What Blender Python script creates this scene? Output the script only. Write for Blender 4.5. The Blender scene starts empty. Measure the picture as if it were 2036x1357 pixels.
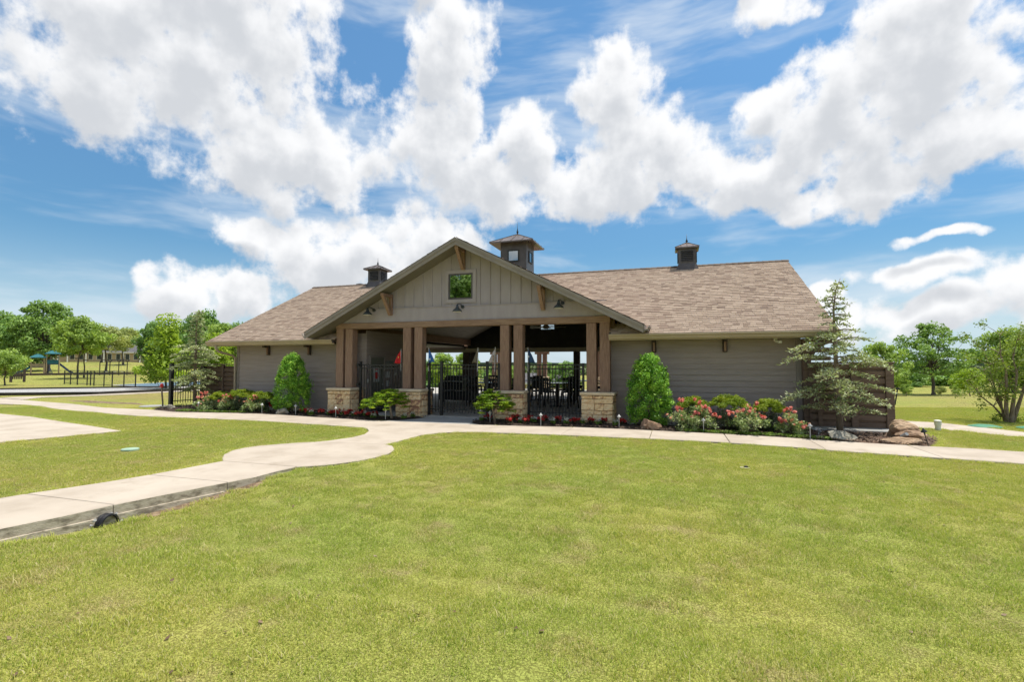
import bpy, bmesh, math, random
import numpy as np
from mathutils import Vector, Matrix
R = math.radians
random.seed(7)
RNG = np.random.default_rng(11)
scene = bpy.context.scene
COL = scene.collection

# ------------------------------------------------------------------ camera
YAW, PITCH, EYE = R(18.03), R(2.68), 1.6
cam_d = bpy.data.cameras.new('camera')
cam_d.sensor_width = 36.0
cam_d.lens = 994.5 / 2036 * 36.0
cam_d.clip_start, cam_d.clip_end = 0.05, 6000
cam = bpy.data.objects.new('camera', cam_d)
COL.objects.link(cam)
cam.location = (0, 0, EYE)
cam.rotation_euler = (R(90) + PITCH, 0, YAW)
scene.camera = cam
scene.render.resolution_x, scene.render.resolution_y = 1024, 683

# ------------------------------------------------------------------ sun, exposure
SUN = Vector((0.24, 0.16, 1.0)).normalized()
sun_d = bpy.data.lights.new('sun', 'SUN')
sun_d.energy, sun_d.angle, sun_d.color = 3.4, R(0.53), (1.0, 0.95, 0.86)
sun = bpy.data.objects.new('sun', sun_d)
COL.objects.link(sun)
sun.location = (0, 0, 30)
sun.rotation_euler = SUN.to_track_quat('Z', 'Y').to_euler()
vs = scene.view_settings
vs.view_transform, vs.look, vs.exposure, vs.gamma = 'Standard', 'None', 0.8, 1.0
vs.use_curve_mapping = False
scene.cycles.use_adaptive_sampling = True
scene.cycles.adaptive_threshold = 0.02
scene.cycles.max_bounces = 5
scene.cycles.transparent_max_bounces = 6
scene.cycles.caustics_reflective = scene.cycles.caustics_refractive = False


# ------------------------------------------------------------------ node helper
class NT:
    def __init__(s, tree):
        s.t, s.n, s.l = tree, tree.nodes, tree.links
    def add(s, typ, ins=None, **kw):
        nd = s.n.new(typ)
        for k, v in kw.items():
            setattr(nd, k, v)
        for k, v in (ins or {}).items():
            s.put(nd.inputs[k], v)
        return nd
    def put(s, sock, v):
        if isinstance(v, bpy.types.NodeSocket):
            s.l.new(v, sock)
        else:
            sock.default_value = v
    def math(s, op, a, b=None, c=None, clamp=False):
        nd = s.n.new('ShaderNodeMath'); nd.operation = op; nd.use_clamp = clamp
        for i, v in enumerate((a, b, c)):
            if v is not None:
                s.put(nd.inputs[i], v)
        return nd.outputs[0]
    def vec(s, op, a, b=None, c=None):
        nd = s.n.new('ShaderNodeVectorMath'); nd.operation = op
        for i, v in enumerate((a, b, c)):
            if v is not None:
                s.put(nd.inputs[i], v)
        return nd.outputs['Value'] if op in ('DOT_PRODUCT', 'LENGTH') else nd.outputs[0]
    def smooth(s, v, a, b):
        nd = s.n.new('ShaderNodeMapRange'); nd.interpolation_type = 'SMOOTHSTEP'
        s.put(nd.inputs['Value'], v)
        s.put(nd.inputs['From Min'], a); s.put(nd.inputs['From Max'], b)
        return nd.outputs[0]
    def mix(s, fac, a, b, blend='MIX'):
        nd = s.n.new('ShaderNodeMix'); nd.data_type = 'RGBA'; nd.blend_type = blend
        s.put(nd.inputs['Factor'], fac); s.put(nd.inputs['A'], a); s.put(nd.inputs['B'], b)
        return nd.outputs['Result']
    def noise(s, vec, scale, detail=4, rough=0.55, out=0, dim='3D'):
        nd = s.n.new('ShaderNodeTexNoise'); nd.noise_dimensions = dim
        s.put(nd.inputs['Vector'], vec)
        nd.inputs['Scale'].default_value = scale
        nd.inputs['Detail'].default_value = detail
        nd.inputs['Roughness'].default_value = rough
        return nd.outputs[out]


# ------------------------------------------------------------------ sky: clear blue with heaped clouds
# cumulus heaps as (azimuth from the lens axis, elevation, half width, half height), degrees
CLOUDS = [
 (-34.0,27.8,14.5,9.2),(-25.0,20.6,9.8,5.2),(-41.5,23.5,6.0,4.6),(-20.5,19.2,5.6,3.4),(-29.5,33.5,10,6),
 (-7.0,32.0,5.4,7.6),(-8.2,23.8,8.6,6.2),(-3.4,20.0,8.2,4.4),(1.6,24.4,5.4,3.8),
 (12.2,28.0,5.2,5.6),(14.8,22.2,8.6,5.2),(9.6,19.4,10.6,3.8),(22.0,19.6,6.2,3.4),
 (37.6,23.6,11.0,6.6),(41.0,28.0,7.4,5.4),(32.6,21.2,7.4,4.6),(43.6,18.6,6.0,3.6),(27.8,24.2,3.6,2.8),(34.6,16.0,6.2,2.4),
 (26.0,18.6,6.0,3.6),(28.6,33.4,5.0,1.9),(24,37.5,5,2.2),
 (-17.4,12.0,12.2,3.7),(-9.2,14.0,5.4,3.6),(-23.0,10.3,7.2,3.5),(-27.0,13.0,3.6,2.0),
 (-33.0,7.0,4.0,3.2),(-12,6.5,6,2.0),(8,6.0,8,2.0),(22,5.5,7,1.6),(-28.6,7.0,2.6,3.0),
 (40.6,8.2,6.4,1.35),(36.2,4.4,3.3,2.6),(41.8,4.6,5.6,2.1),(45.6,6.0,3.2,3.0),(32.0,6.0,1.9,1.6),(40.8,11.4,2.6,0.8),
]
world = bpy.data.worlds.new('World')
scene.world = world
world.use_nodes = True
wn = NT(world.node_tree)
wn.n.clear()
gp = bpy.data.node_groups.new('cloud_field', 'ShaderNodeTree')
gp.interface.new_socket('P', in_out='INPUT', socket_type='NodeSocketVector')
gp.interface.new_socket('D', in_out='OUTPUT', socket_type='NodeSocketFloat')
g = NT(gp)
gi, go = g.n.new('NodeGroupInput'), g.n.new('NodeGroupOutput')
P = gi.outputs[0]
warp = g.noise(P, 0.16, 2, 0.5, 1, '2D')
Pw = g.vec('MULTIPLY_ADD', g.vec('SUBTRACT', warp, (0.5, 0.5, 0.5)), (5.0, 4.0, 0), P)
acc = None
for (u, v, a, b) in CLOUDS:
    q = g.vec('MULTIPLY_ADD', Pw, (1 / a, 1 / b, 0), (-u / a, -v / b, 0))
    r2 = g.vec('DOT_PRODUCT', q, q)
    if acc is None:
        acc = r2
    else:
        nd = g.n.new('ShaderNodeMath'); nd.operation = 'SMOOTH_MIN'
        g.put(nd.inputs[0], acc); g.put(nd.inputs[1], r2); nd.inputs[2].default_value = 0.35
        acc = nd.outputs[0]
heap = g.math('SUBTRACT', 1.0, acc)
# the same kind of heaps all round the sky
big = g.noise(g.vec('MULTIPLY', P, (1, 1.6, 0)), 0.055, 1, 0.5, 0, '2D')
away = g.math('MULTIPLY_ADD', big, 5.5, -2.9)
sx = g.add('ShaderNodeSeparateXYZ', {0: P})
inu = g.smooth(g.math('ABSOLUTE', sx.outputs[0]), 44, 52)
inv = g.smooth(sx.outputs[1], 33, 40)
out_f = g.math('MAXIMUM', inu, inv)
away = g.math('MULTIPLY_ADD', g.math('SUBTRACT', 1.0, out_f), -3.0, away)
heap = g.math('MAXIMUM', heap, away)
heap = g.math('MAXIMUM', heap, -1.6)
g.l.new(heap, go.inputs[0])

tc = wn.add('ShaderNodeTexCoord').outputs['Generated']
# direction in the frame of the view axis
dx = wn.vec('DOT_PRODUCT', tc, (math.cos(YAW), math.sin(YAW), 0))
dy = wn.vec('DOT_PRODUCT', tc, (-math.sin(YAW), math.cos(YAW), 0))
dz = wn.add('ShaderNodeSeparateXYZ', {0: tc}).outputs[2]
az = wn.math('MULTIPLY', wn.math('ARCTAN2', dx, dy), 180 / math.pi)
el = wn.math('MULTIPLY', wn.math('ARCSINE', dz), 180 / math.pi)
pv = wn.add('ShaderNodeCombineXYZ', {0: az, 1: el}).outputs[0]
def field(off):
    nd = wn.n.new('ShaderNodeGroup'); nd.node_tree = gp
    wn.put(nd.inputs[0], wn.vec('ADD', pv, off) if off else pv)
    return nd.outputs[0]
heap, above = field(None), field((0.8, 2.6, 0))
f1 = wn.noise(pv, 0.26, 8, 0.58, 0, '2D')
f1u = wn.noise(wn.vec('ADD', pv, (0.3, 1.1, 0)), 0.26, 4, 0.5, 0, '2D')
d0 = wn.math('MULTIPLY_ADD', wn.math('SUBTRACT', f1, 0.5), 2.7, heap)
cmask = wn.smooth(d0, -0.20, 0.62)
# a heap is grey where more cloud lies between it and the sun, white along its crown
rel = wn.math('MULTIPLY_ADD', wn.math('SUBTRACT', f1u, 0.5), 2.3, above)
shade = wn.smooth(rel, -0.1, 1.35)
sky = wn.add('ShaderNodeTexSky', sky_type='NISHITA', sun_disc=False)
sky.sun_elevation = math.asin(SUN.z)
sky.sun_rotation = math.atan2(SUN.x, SUN.y)
sky.altitude, sky.air_density, sky.dust_density, sky.ozone_density = 200, 1.0, 0.6, 1.6
deep = wn.mix(wn.smooth(el, 2, 34), (0.46, 0.72, 0.81, 1), (0.76, 1.13, 1.23, 1))
blue = wn.mix(1.0, sky.outputs[0], deep, 'MULTIPLY')
# thin high streaks
cir = wn.noise(wn.vec('MULTIPLY', wn.vec('ADD', pv, wn.vec('MULTIPLY', wn.noise(pv, 0.08, 1, 0.5, 1, '2D'), (2.5, 2.0, 0))), (0.30, 1.6, 0)), 0.14, 5, 0.55, 0, '2D')
cirm = wn.math('MULTIPLY', wn.smooth(cir, 0.41, 0.74), 0.60)
lowhaze = wn.smooth(el, 13, 0)
white = (7.35, 7.4, 7.5, 1)
blue = wn.mix(cirm, blue, (6.0, 6.5, 7.0, 1))
blue = wn.mix(wn.math('MULTIPLY', lowhaze, 0.7), blue, (5.2, 6.0, 6.7, 1))
ccol = wn.mix(shade, white, (4.9, 5.1, 5.4, 1))
full = wn.mix(cmask, blue, ccol)
bg = wn.add('ShaderNodeBackground', {'Color': full, 'Strength': 0.078})
wo = wn.add('ShaderNodeOutputWorld', {'Surface': bg.outputs[0]})


# ------------------------------------------------------------------ object helpers
def tag(o, label=None, cat=None, group=None, kind=None):
    if label: o['label'] = label
    if cat: o['category'] = cat
    if group: o['group'] = group
    if kind: o['kind'] = kind
    return o

def empty(name, loc=(0, 0, 0), rz=0, label=None, cat=None, group=None, kind=None, parent=None):
    o = bpy.data.objects.new(name, None)
    COL.objects.link(o)
    o.location = loc; o.rotation_euler = (0, 0, rz); o.empty_display_size = 0.2
    if parent: o.parent = parent
    return tag(o, label, cat, group, kind)

def link(name, me, mat=None, parent=None, loc=(0, 0, 0), rot=(0, 0, 0), kind=None, label=None, cat=None, group=None):
    o = bpy.data.objects.new(name, me)
    COL.objects.link(o)
    if mat is not None and not me.materials:
        me.materials.append(mat)
    if parent is not None: o.parent = parent
    o.location = loc; o.rotation_euler = rot
    return tag(o, label, cat, group, kind)

def clone(o, parent=None, loc=None, rz=None, label=None, scale=None):
    c = o.copy(); COL.objects.link(c)
    if parent is not None: c.parent = parent
    if loc is not None: c.location = loc
    if rz is not None: c.rotation_euler = (0, 0, rz)
    if scale is not None: c.scale = (scale,) * 3 if isinstance(scale, (int, float)) else scale
    if label: c['label'] = label
    for ch in list(o.children):
        clone(ch, parent=c)
    return c

def np_mesh(name, V, F, tint=None, smooth=False):
    V = np.asarray(V, np.float32).reshape(-1, 3)
    F = np.asarray(F, np.int32)
    me = bpy.data.meshes.new(name)
    k = F.shape[1]
    me.vertices.add(len(V)); me.vertices.foreach_set('co', V.ravel())
    me.loops.add(F.size); me.loops.foreach_set('vertex_index', F.ravel())
    me.polygons.add(len(F))
    me.polygons.foreach_set('loop_start', np.arange(0, F.size, k, dtype=np.int32))
    me.polygons.foreach_set('loop_total', np.full(len(F), k, np.int32))
    if smooth:
        me.polygons.foreach_set('use_smooth', np.ones(len(F), bool))
    me.update(calc_edges=True)
    if tint is not None:
        at = me.attributes.new('tint', 'FLOAT', 'FACE')
        at.data.foreach_set('value', np.asarray(tint, np.float32))
    return me

class MB:
    """collects faces of one mesh"""
    def __init__(s): s.v, s.f, s.t, s.cur = [], [], [], 0.5
    def add(s, vs, fs):
        b = len(s.v); s.v += [tuple(p) for p in vs]
        for q in fs:
            s.f.append([b + i for i in q]); s.t.append(s.cur)
        return s
    def box(s, x0, x1, y0, y1, z0, z1):
        return s.add([(x0,y0,z0),(x1,y0,z0),(x1,y1,z0),(x0,y1,z0),(x0,y0,z1),(x1,y0,z1),(x1,y1,z1),(x0,y1,z1)],
                     [(0,3,2,1),(4,5,6,7),(0,1,5,4),(1,2,6,5),(2,3,7,6),(3,0,4,7)])
    def hexa(s, p8):
        return s.add(p8, [(0,3,2,1),(4,5,6,7),(0,1,5,4),(1,2,6,5),(2,3,7,6),(3,0,4,7)])
    def prism(s, poly, z0, z1):
        n = len(poly)
        vs = [(p[0], p[1], z0) for p in poly] + [(p[0], p[1], z1) for p in poly]
        fs = [tuple(range(n))[::-1], tuple(range(n, 2 * n))] + [(i, (i+1) % n, n + (i+1) % n, n + i) for i in range(n)]
        return s.add(vs, fs)
    def extr(s, poly3, d):
        n = len(poly3); d = Vector(d)
        vs = [tuple(p) for p in poly3] + [tuple(Vector(p) + d) for p in poly3]
        fs = [tuple(range(n)), tuple(range(n, 2 * n))[::-1]] + [(i, n + i, n + (i+1) % n, (i+1) % n) for i in range(n)]
        return s.add(vs, fs)
    def beam(s, a, b, w, h):
        a, b = Vector(a), Vector(b); d = (b - a).normalized()
        up = Vector((0, 0, 1)) if abs(d.z) < 0.95 else Vector((0, 1, 0))
        sd = d.cross(up).normalized() * w / 2; u = sd.cross(d).normalized() * h / 2
        return s.hexa([a-sd-u, a+sd-u, b+sd-u, b-sd-u, a-sd+u, a+sd+u, b+sd+u, b-sd+u])
    def tube(s, pts, rad, n=8, cap=True):
        pts = [Vector(p) for p in pts]
        if not hasattr(rad, '__len__'): rad = [rad] * len(pts)
        vs, fs = [], []
        u = None
        for i, p in enumerate(pts):
            d = (pts[min(i+1, len(pts)-1)] - pts[max(i-1, 0)]).normalized()
            if u is None:
                u = d.orthogonal().normalized()
            else:
                u = (u - d * u.dot(d)); u = u.normalized() if u.length > 1e-6 else d.orthogonal().normalized()
            w = d.cross(u)
            for k in range(n):
                a = 2 * math.pi * k / n
                vs.append(p + (u * math.cos(a) + w * math.sin(a)) * rad[i])
        for i in range(len(pts) - 1):
            for k in range(n):
                fs.append((i*n+k, i*n+(k+1) % n, (i+1)*n+(k+1) % n, (i+1)*n+k))
        if cap:
            fs.append(tuple(range(n))[::-1]); fs.append(tuple(range((len(pts)-1)*n, len(pts)*n)))
        return s.add(vs, fs)
    def lathe(s, prof, c=(0, 0, 0), n=16):
        vs, fs = [], []
        for (r, z) in prof:
            for k in range(n):
                a = 2 * math.pi * k / n
                vs.append((c[0] + r * math.cos(a), c[1] + r * math.sin(a), c[2] + z))
        for i in range(len(prof) - 1):
            for k in range(n):
                fs.append((i*n+k, i*n+(k+1) % n, (i+1)*n+(k+1) % n, (i+1)*n+k))
        fs.append(tuple(range(n))[::-1]); fs.append(tuple(range((len(prof)-1)*n, len(prof)*n)))
        return s.add(vs, fs)
    def mesh(s, name='m', bevel=0, smooth=False, off=None):
        me = bpy.data.meshes.new(name)
        vs = s.v if off is None else [(x-off[0], y-off[1], z-off[2]) for x, y, z in s.v]
        me.from_pydata(vs, [], s.f); me.update()
        at = me.attributes.new('tint', 'FLOAT', 'FACE')
        at.data.foreach_set('value', s.t)
        if bevel:
            bm = bmesh.new(); bm.from_mesh(me)
            bmesh.ops.bevel(bm, geom=bm.edges[:], offset=bevel, segments=1, affect='EDGES', clamp_overlap=True)
            bm.to_mesh(me); bm.free()
        if smooth:
            me.polygons.foreach_set('use_smooth', [True] * len(me.polygons)); me.update()
        return me
    def build(s, name, mat, parent=None, off=None, bevel=0, smooth=False, kind=None, **kw):
        """off: world point of the parent when the vertices are world coordinates"""
        return link(name, s.mesh(name, bevel, smooth, off), mat, parent, kind=kind, **kw)

def world_off(o):
    return tuple(o.location) if o is not None else None


# ------------------------------------------------------------------ materials
def material(name, cols, rough=0.8, scale=3.0, detail=6, stretch=(1, 1, 1), bump=0.0, bscale=30.0, bstretch=None,
             tint=False, obj_rand=0.0, metal=0.0, spec=0.4, coords='world', mottled=None, dist=0.02):
    """cols: 2+ colours spread over noise (or over the per-face tint)"""
    m = bpy.data.materials.new(name); m.use_nodes = True
    t = NT(m.node_tree); t.n.clear()
    if coords == 'world':
        co = t.add('ShaderNodeNewGeometry').outputs['Position']
    else:
        co = t.add('ShaderNodeTexCoord').outputs['Object']
    cs = t.vec('MULTIPLY', co, stretch)
    nz = t.noise(cs, scale, detail, 0.6)
    if tint:
        fac = t.add('ShaderNodeAttribute', attribute_name='tint').outputs['Fac']
        fac = t.math('MULTIPLY_ADD', t.math('SUBTRACT', nz, 0.5), 0.35, fac, clamp=True)
    else:
        fac = t.smooth(nz, 0.28, 0.72)
    if obj_rand:
        rnd = t.add('ShaderNodeObjectInfo').outputs['Random']
        fac = t.math('MULTIPLY_ADD', t.math('SUBTRACT', rnd, 0.5), obj_rand, fac, clamp=True)
    rp = t.add('ShaderNodeValToRGB'); cr = rp.color_ramp
    while len(cr.elements) < len(cols): cr.elements.new(0.5)
    for i, c in enumerate(cols):
        cr.elements[i].position = i / (len(cols) - 1)
        cr.elements[i].color = (*c, 1)
    t.l.new(fac, rp.inputs[0])
    col = rp.outputs[0]
    if mottled:   # (colour, scale, low, high): stains with a shape of their own
        mk = t.smooth(t.noise(co, mottled[1], 5, 0.65), mottled[2], mottled[3])
        col = t.mix(mk, col, (*mottled[0], 1))
    b = t.add('ShaderNodeBsdfPrincipled', {'Base Color': col, 'Roughness': rough, 'Metallic': metal, 'Specular IOR Level': spec})
    if bump:
        bn = t.noise(t.vec('MULTIPLY', co, bstretch or stretch), bscale, 5, 0.65)
        bp = t.add('ShaderNodeBump', {'Height': bn, 'Strength': bump, 'Distance': dist})
        t.l.new(bp.outputs[0], b.inputs['Normal'])
    t.add('ShaderNodeOutputMaterial', {'Surface': b.outputs[0]})
    return m

def leaf_material(name, cols, trans=0.35, rough=0.55, spec=0.3, nscale=0.8):
    m = bpy.data.materials.new(name); m.use_nodes = True
    t = NT(m.node_tree); t.n.clear()
    fac = t.add('ShaderNodeAttribute', attribute_name='tint').outputs['Fac']
    pos = t.add('ShaderNodeNewGeometry').outputs['Position']
    nz = t.noise(pos, nscale, 3, 0.5)
    fac = t.math('MULTIPLY_ADD', t.math('SUBTRACT', nz, 0.5), 0.9, fac, clamp=True)
    rp = t.add('ShaderNodeValToRGB'); cr = rp.color_ramp
    while len(cr.elements) < len(cols): cr.elements.new(0.5)
    for i, c in enumerate(cols):
        cr.elements[i].position = i / (len(cols) - 1); cr.elements[i].color = (*c, 1)
    t.l.new(fac, rp.inputs[0])
    b = t.add('ShaderNodeBsdfPrincipled', {'Base Color': rp.outputs[0], 'Roughness': rough, 'Specular IOR Level': spec})
    tl = t.add('ShaderNodeBsdfTranslucent', {'Color': t.mix(1.0, rp.outputs[0], (1.25, 1.3, 0.7, 1), 'MULTIPLY')})
    mx = t.add('ShaderNodeMixShader', {0: trans, 1: b.outputs[0], 2: tl.outputs[0]})
    t.add('ShaderNodeOutputMaterial', {'Surface': mx.outputs[0]})
    return m

def glass_material(name, tintc=(0.03, 0.04, 0.04), refl=0.8):
    m = bpy.data.materials.new(name); m.use_nodes = True
    t = NT(m.node_tree); t.n.clear()
    gl = t.add('ShaderNodeBsdfGlossy', {'Color': (0.9, 0.95, 0.95, 1), 'Roughness': 0.02})
    tr = t.add('ShaderNodeBsdfTransparent', {'Color': (*tintc, 1)})
    mx = t.add('ShaderNodeMixShader', {0: refl, 1: tr.outputs[0], 2: gl.outputs[0]})
    t.add('ShaderNodeOutputMaterial', {'Surface': mx.outputs[0]})
    return m

M = {}
M['concrete'] = material('cream_concrete', [(0.36,0.30,0.235),(0.42,0.355,0.285),(0.46,0.395,0.32)], 0.9, 1.3, 7, bump=0.25, bscale=90, obj_rand=0.35,
                         mottled=((0.29,0.235,0.175), 1.7, 0.54, 0.80), dist=0.004)
M['concrete_side'] = material('rough_concrete_edge', [(0.17,0.14,0.10),(0.42,0.365,0.28),(0.52,0.455,0.36)], 0.95, 7, 8, stretch=(1,1,2.2), bump=0.8, bscale=40, dist=0.01)
M['grey_concrete'] = material('grey_concrete', [(0.26,0.255,0.245),(0.33,0.325,0.31)], 0.9, 2.0, 7, bump=0.2, bscale=80, dist=0.004)
M['siding'] = material('taupe_siding', [(0.30,0.244,0.214),(0.352,0.290,0.258)], 0.7, 5, 5, stretch=(0.3,0.3,3), bump=0.12, bscale=30, bstretch=(0.4,0.4,6), obj_rand=0.25, dist=0.004)
M['gable'] = material('greige_board', [(0.33,0.286,0.292),(0.375,0.328,0.336)], 0.75, 2.5, 5, stretch=(2,2,0.5), bump=0.1, bscale=40, obj_rand=0.2, dist=0.004)
M['trim'] = material('greige_trim', [(0.235,0.20,0.172),(0.28,0.24,0.208)], 0.7, 3, 5, bump=0.06, bscale=40, dist=0.004)
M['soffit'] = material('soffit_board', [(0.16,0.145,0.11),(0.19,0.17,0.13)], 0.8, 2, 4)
M['gutter'] = material('tan_gutter', [(0.36,0.285,0.19),(0.42,0.335,0.225)], 0.45, 1.5, 4, spec=0.5)
M['timber'] = material('rough_sawn_timber', [(0.20,0.118,0.078),(0.265,0.162,0.11),(0.325,0.207,0.145)], 0.85, 6, 7, stretch=(7,7,0.5), bump=0.5, bscale=18, bstretch=(9,9,0.6), obj_rand=0.35, dist=0.006)
M['timber_h'] = material('rough_sawn_beam', [(0.20,0.12,0.075),(0.27,0.17,0.11),(0.34,0.22,0.145)], 0.85, 6, 7, stretch=(0.5,7,7), bump=0.5, bscale=18, bstretch=(0.6,9,9), dist=0.006)
M['dark_timber'] = material('dark_timber', [(0.05,0.036,0.028),(0.085,0.062,0.05)], 0.85, 5, 6, stretch=(5,5,0.6), bump=0.3, bscale=18, dist=0.005)
M['fence_wood'] = material('brown_fence_board', [(0.135,0.088,0.062),(0.195,0.13,0.094)], 0.8, 5, 6, stretch=(0.5,5,5), bump=0.3, bscale=25, obj_rand=0.4, dist=0.004)
M['shingle'] = material('architectural_shingle', [(0.23,0.163,0.125),(0.315,0.224,0.170),(0.39,0.288,0.218),(0.475,0.362,0.276),(0.37,0.266,0.208)], 0.95, 60, 3, tint=True, bump=0.5, bscale=200, dist=0.003)
M['ridge'] = material('ridge_cap', [(0.10,0.075,0.06),(0.15,0.115,0.09)], 0.95, 20, 4, tint=True)
M['stone'] = material('sandstone', [(0.36,0.18,0.11),(0.70,0.45,0.23),(0.80,0.57,0.31),(0.84,0.66,0.41),(0.75,0.50,0.26)], 0.92, 9, 8, bump=0.7, bscale=28, obj_rand=0.95, coords='object', mottled=((0.32,0.20,0.13), 7, 0.62, 0.76), dist=0.010)
M['mortar'] = material('mortar', [(0.46,0.37,0.26),(0.56,0.46,0.33)], 0.95, 20, 5, bump=0.4, bscale=80, dist=0.004)
M['capstone'] = material('capstone', [(0.62,0.48,0.31),(0.74,0.60,0.41)], 0.9, 6, 8, bump=0.6, bscale=30, mottled=((0.36,0.23,0.14), 5, 0.64, 0.78), dist=0.01)
M['black_iron'] = material('black_iron', [(0.012,0.012,0.013),(0.02,0.02,0.02)], 0.45, 5, 3, spec=0.5)
M['bronze'] = material('dark_bronze_metal', [(0.085,0.072,0.068),(0.12,0.104,0.098)], 0.42, 4, 4, metal=0.35, bump=0.03, bscale=15)
M['bronze_roof'] = material('bronze_standing_seam', [(0.155,0.12,0.105),(0.20,0.16,0.14)], 0.35, 3, 4, metal=0.45)
M['white_flash'] = material('white_flashing', [(0.6,0.6,0.6),(0.72,0.72,0.72)], 0.4, 5, 3)
M['lamp_metal'] = material('weathered_lamp_metal', [(0.045,0.05,0.05),(0.075,0.085,0.085)], 0.45, 12, 4, metal=0.4)
M['lamp_white'] = material('lamp_enamel', [(0.75,0.72,0.66),(0.8,0.78,0.72)], 0.4, 5, 2)
M['glass'] = glass_material('mirror_glass', (0.05,0.06,0.06), 0.42)
M['clear'] = glass_material('clear_glass', (0.75,0.82,0.85), 0.18)
M['door'] = material('painted_door', [(0.13,0.13,0.10),(0.16,0.16,0.125)], 0.5, 2, 3)
M['paper'] = material('white_paper', [(0.62,0.62,0.60),(0.72,0.72,0.70)], 0.7, 9, 3)
M['red'] = material('red_print', [(0.50,0.02,0.02),(0.62,0.04,0.03)], 0.6, 9, 3)
M['mulch'] = material('dark_mulch', [(0.022,0.015,0.011),(0.05,0.033,0.023),(0.095,0.065,0.045)], 0.95, 26, 8, bump=1.0, bscale=60, dist=0.03)
M['red_mulch'] = material('red_bark_mulch', [(0.055,0.03,0.02),(0.13,0.075,0.05),(0.23,0.15,0.10)], 0.95, 22, 8, bump=1.0, bscale=55, dist=0.03)
M['rock_brown'] = material('brown_boulder', [(0.20,0.12,0.075),(0.30,0.195,0.125),(0.40,0.28,0.185)], 0.95, 5, 9, bump=0.8, bscale=14, mottled=((0.30,0.27,0.21), 6, 0.58, 0.7), dist=0.03)
M['rock_grey'] = material('grey_lichened_boulder', [(0.14,0.13,0.10),(0.27,0.25,0.20),(0.36,0.34,0.28)], 0.95, 7, 9, bump=0.8, bscale=16, mottled=((0.10,0.10,0.085), 9, 0.55, 0.7), dist=0.03)
M['rock_tan'] = material('tan_ledge_stone', [(0.24,0.15,0.09),(0.38,0.26,0.165),(0.47,0.34,0.225)], 0.95, 4, 9, stretch=(1,1,4), bump=0.9, bscale=12, bstretch=(1,1,3), dist=0.03)
M['bark'] = material('bark', [(0.055,0.042,0.032),(0.12,0.095,0.075),(0.18,0.15,0.12)], 0.95, 8, 6, stretch=(4,4,0.8), bump=0.8, bscale=12, bstretch=(4,4,0.8), dist=0.02)
M['bark_pale'] = material('pale_bark', [(0.13,0.095,0.065),(0.22,0.165,0.115),(0.30,0.24,0.18)], 0.95, 8, 6, stretch=(4,4,0.8), bump=0.6, bscale=14, dist=0.01)
M['pipe'] = material('black_plastic_pipe', [(0.008,0.008,0.010),(0.02,0.02,0.022)], 0.4, 8, 3)
M['green_lid'] = material('green_plastic_lid', [(0.05,0.20,0.115),(0.08,0.26,0.16)], 0.5, 6, 3)
M['pale_green'] = material('faded_green_plastic', [(0.26,0.38,0.27),(0.34,0.46,0.34)], 0.6, 6, 3)
M['pvc'] = material('white_pvc', [(0.66,0.65,0.58),(0.76,0.75,0.70)], 0.5, 8, 4)
M['grey_box'] = material('grey_utility_box', [(0.24,0.245,0.25),(0.29,0.295,0.30)], 0.5, 6, 3)
M['light_grey'] = material('brushed_nickel', [(0.45,0.45,0.42),(0.56,0.55,0.52)], 0.45, 6, 3, metal=0.2)
M['table'] = material('dark_table', [(0.02,0.02,0.022),(0.035,0.035,0.04)], 0.22, 5, 3, spec=0.6)
M['chair'] = material('black_wicker', [(0.008,0.008,0.009),(0.018,0.018,0.02)], 0.6, 40, 3)
M['floor'] = material('patio_concrete', [(0.33,0.31,0.275),(0.42,0.395,0.355)], 0.7, 1.2, 7, bump=0.1, bscale=60, dist=0.003)
M['ceiling'] = material('grey_ceiling_plank', [(0.36,0.32,0.26),(0.46,0.415,0.345)], 0.7, 4, 5, stretch=(4,0.4,4), obj_rand=0.4)
M['dark_wall'] = material('shade_dark_gable_wall', [(0.035,0.034,0.033),(0.05,0.048,0.046)], 0.85, 3, 4)  # shade on the rear gable wall is put into this near-black colour
M['header'] = material('cream_header', [(0.40,0.36,0.30),(0.46,0.42,0.35)], 0.7, 3, 4)
M['fan'] = material('fan_blade', [(0.38,0.35,0.28),(0.45,0.42,0.34)], 0.6, 5, 3)
M['gravel'] = material('pale_gravel', [(0.19,0.185,0.18),(0.34,0.33,0.32),(0.45,0.44,0.42)], 0.95, 14, 8, bump=0.6, bscale=20, dist=0.03)
M['edging'] = material('dark_edging', [(0.03,0.026,0.022),(0.06,0.05,0.042)], 0.9, 6, 4)
M['court_blue'] = material('blue_court', [(0.075,0.125,0.165),(0.10,0.16,0.205)], 0.8, 1, 4)
M['court_red'] = material('red_court', [(0.30,0.08,0.06),(0.38,0.11,0.08)], 0.8, 1, 4)
M['court_cream'] = material('court_apron', [(0.45,0.41,0.34),(0.52,0.48,0.40)], 0.85, 1, 4)
M['teal'] = material('teal_plastic', [(0.01,0.09,0.115),(0.02,0.14,0.165)], 0.4, 3, 3)
M['navy'] = material('navy_plastic', [(0.012,0.03,0.085),(0.02,0.045,0.12)], 0.4, 3, 3)
M['play_tan'] = material('tan_post', [(0.30,0.23,0.13),(0.36,0.28,0.17)], 0.6, 3, 3)
M['house_wall'] = material('tan_brick_wall', [(0.42,0.30,0.19),(0.50,0.37,0.25)], 0.9, 3, 5)
M['house_roof'] = material('grey_house_roof', [(0.085,0.08,0.085),(0.13,0.125,0.13)], 0.95, 2, 6)
M['house_dark'] = material('dark_pane', [(0.03,0.033,0.038),(0.05,0.055,0.06)], 0.2, 3, 3, spec=0.6)
M['house_white'] = material('white_trim', [(0.62,0.60,0.55),(0.72,0.70,0.65)], 0.7, 3, 3)


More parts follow.
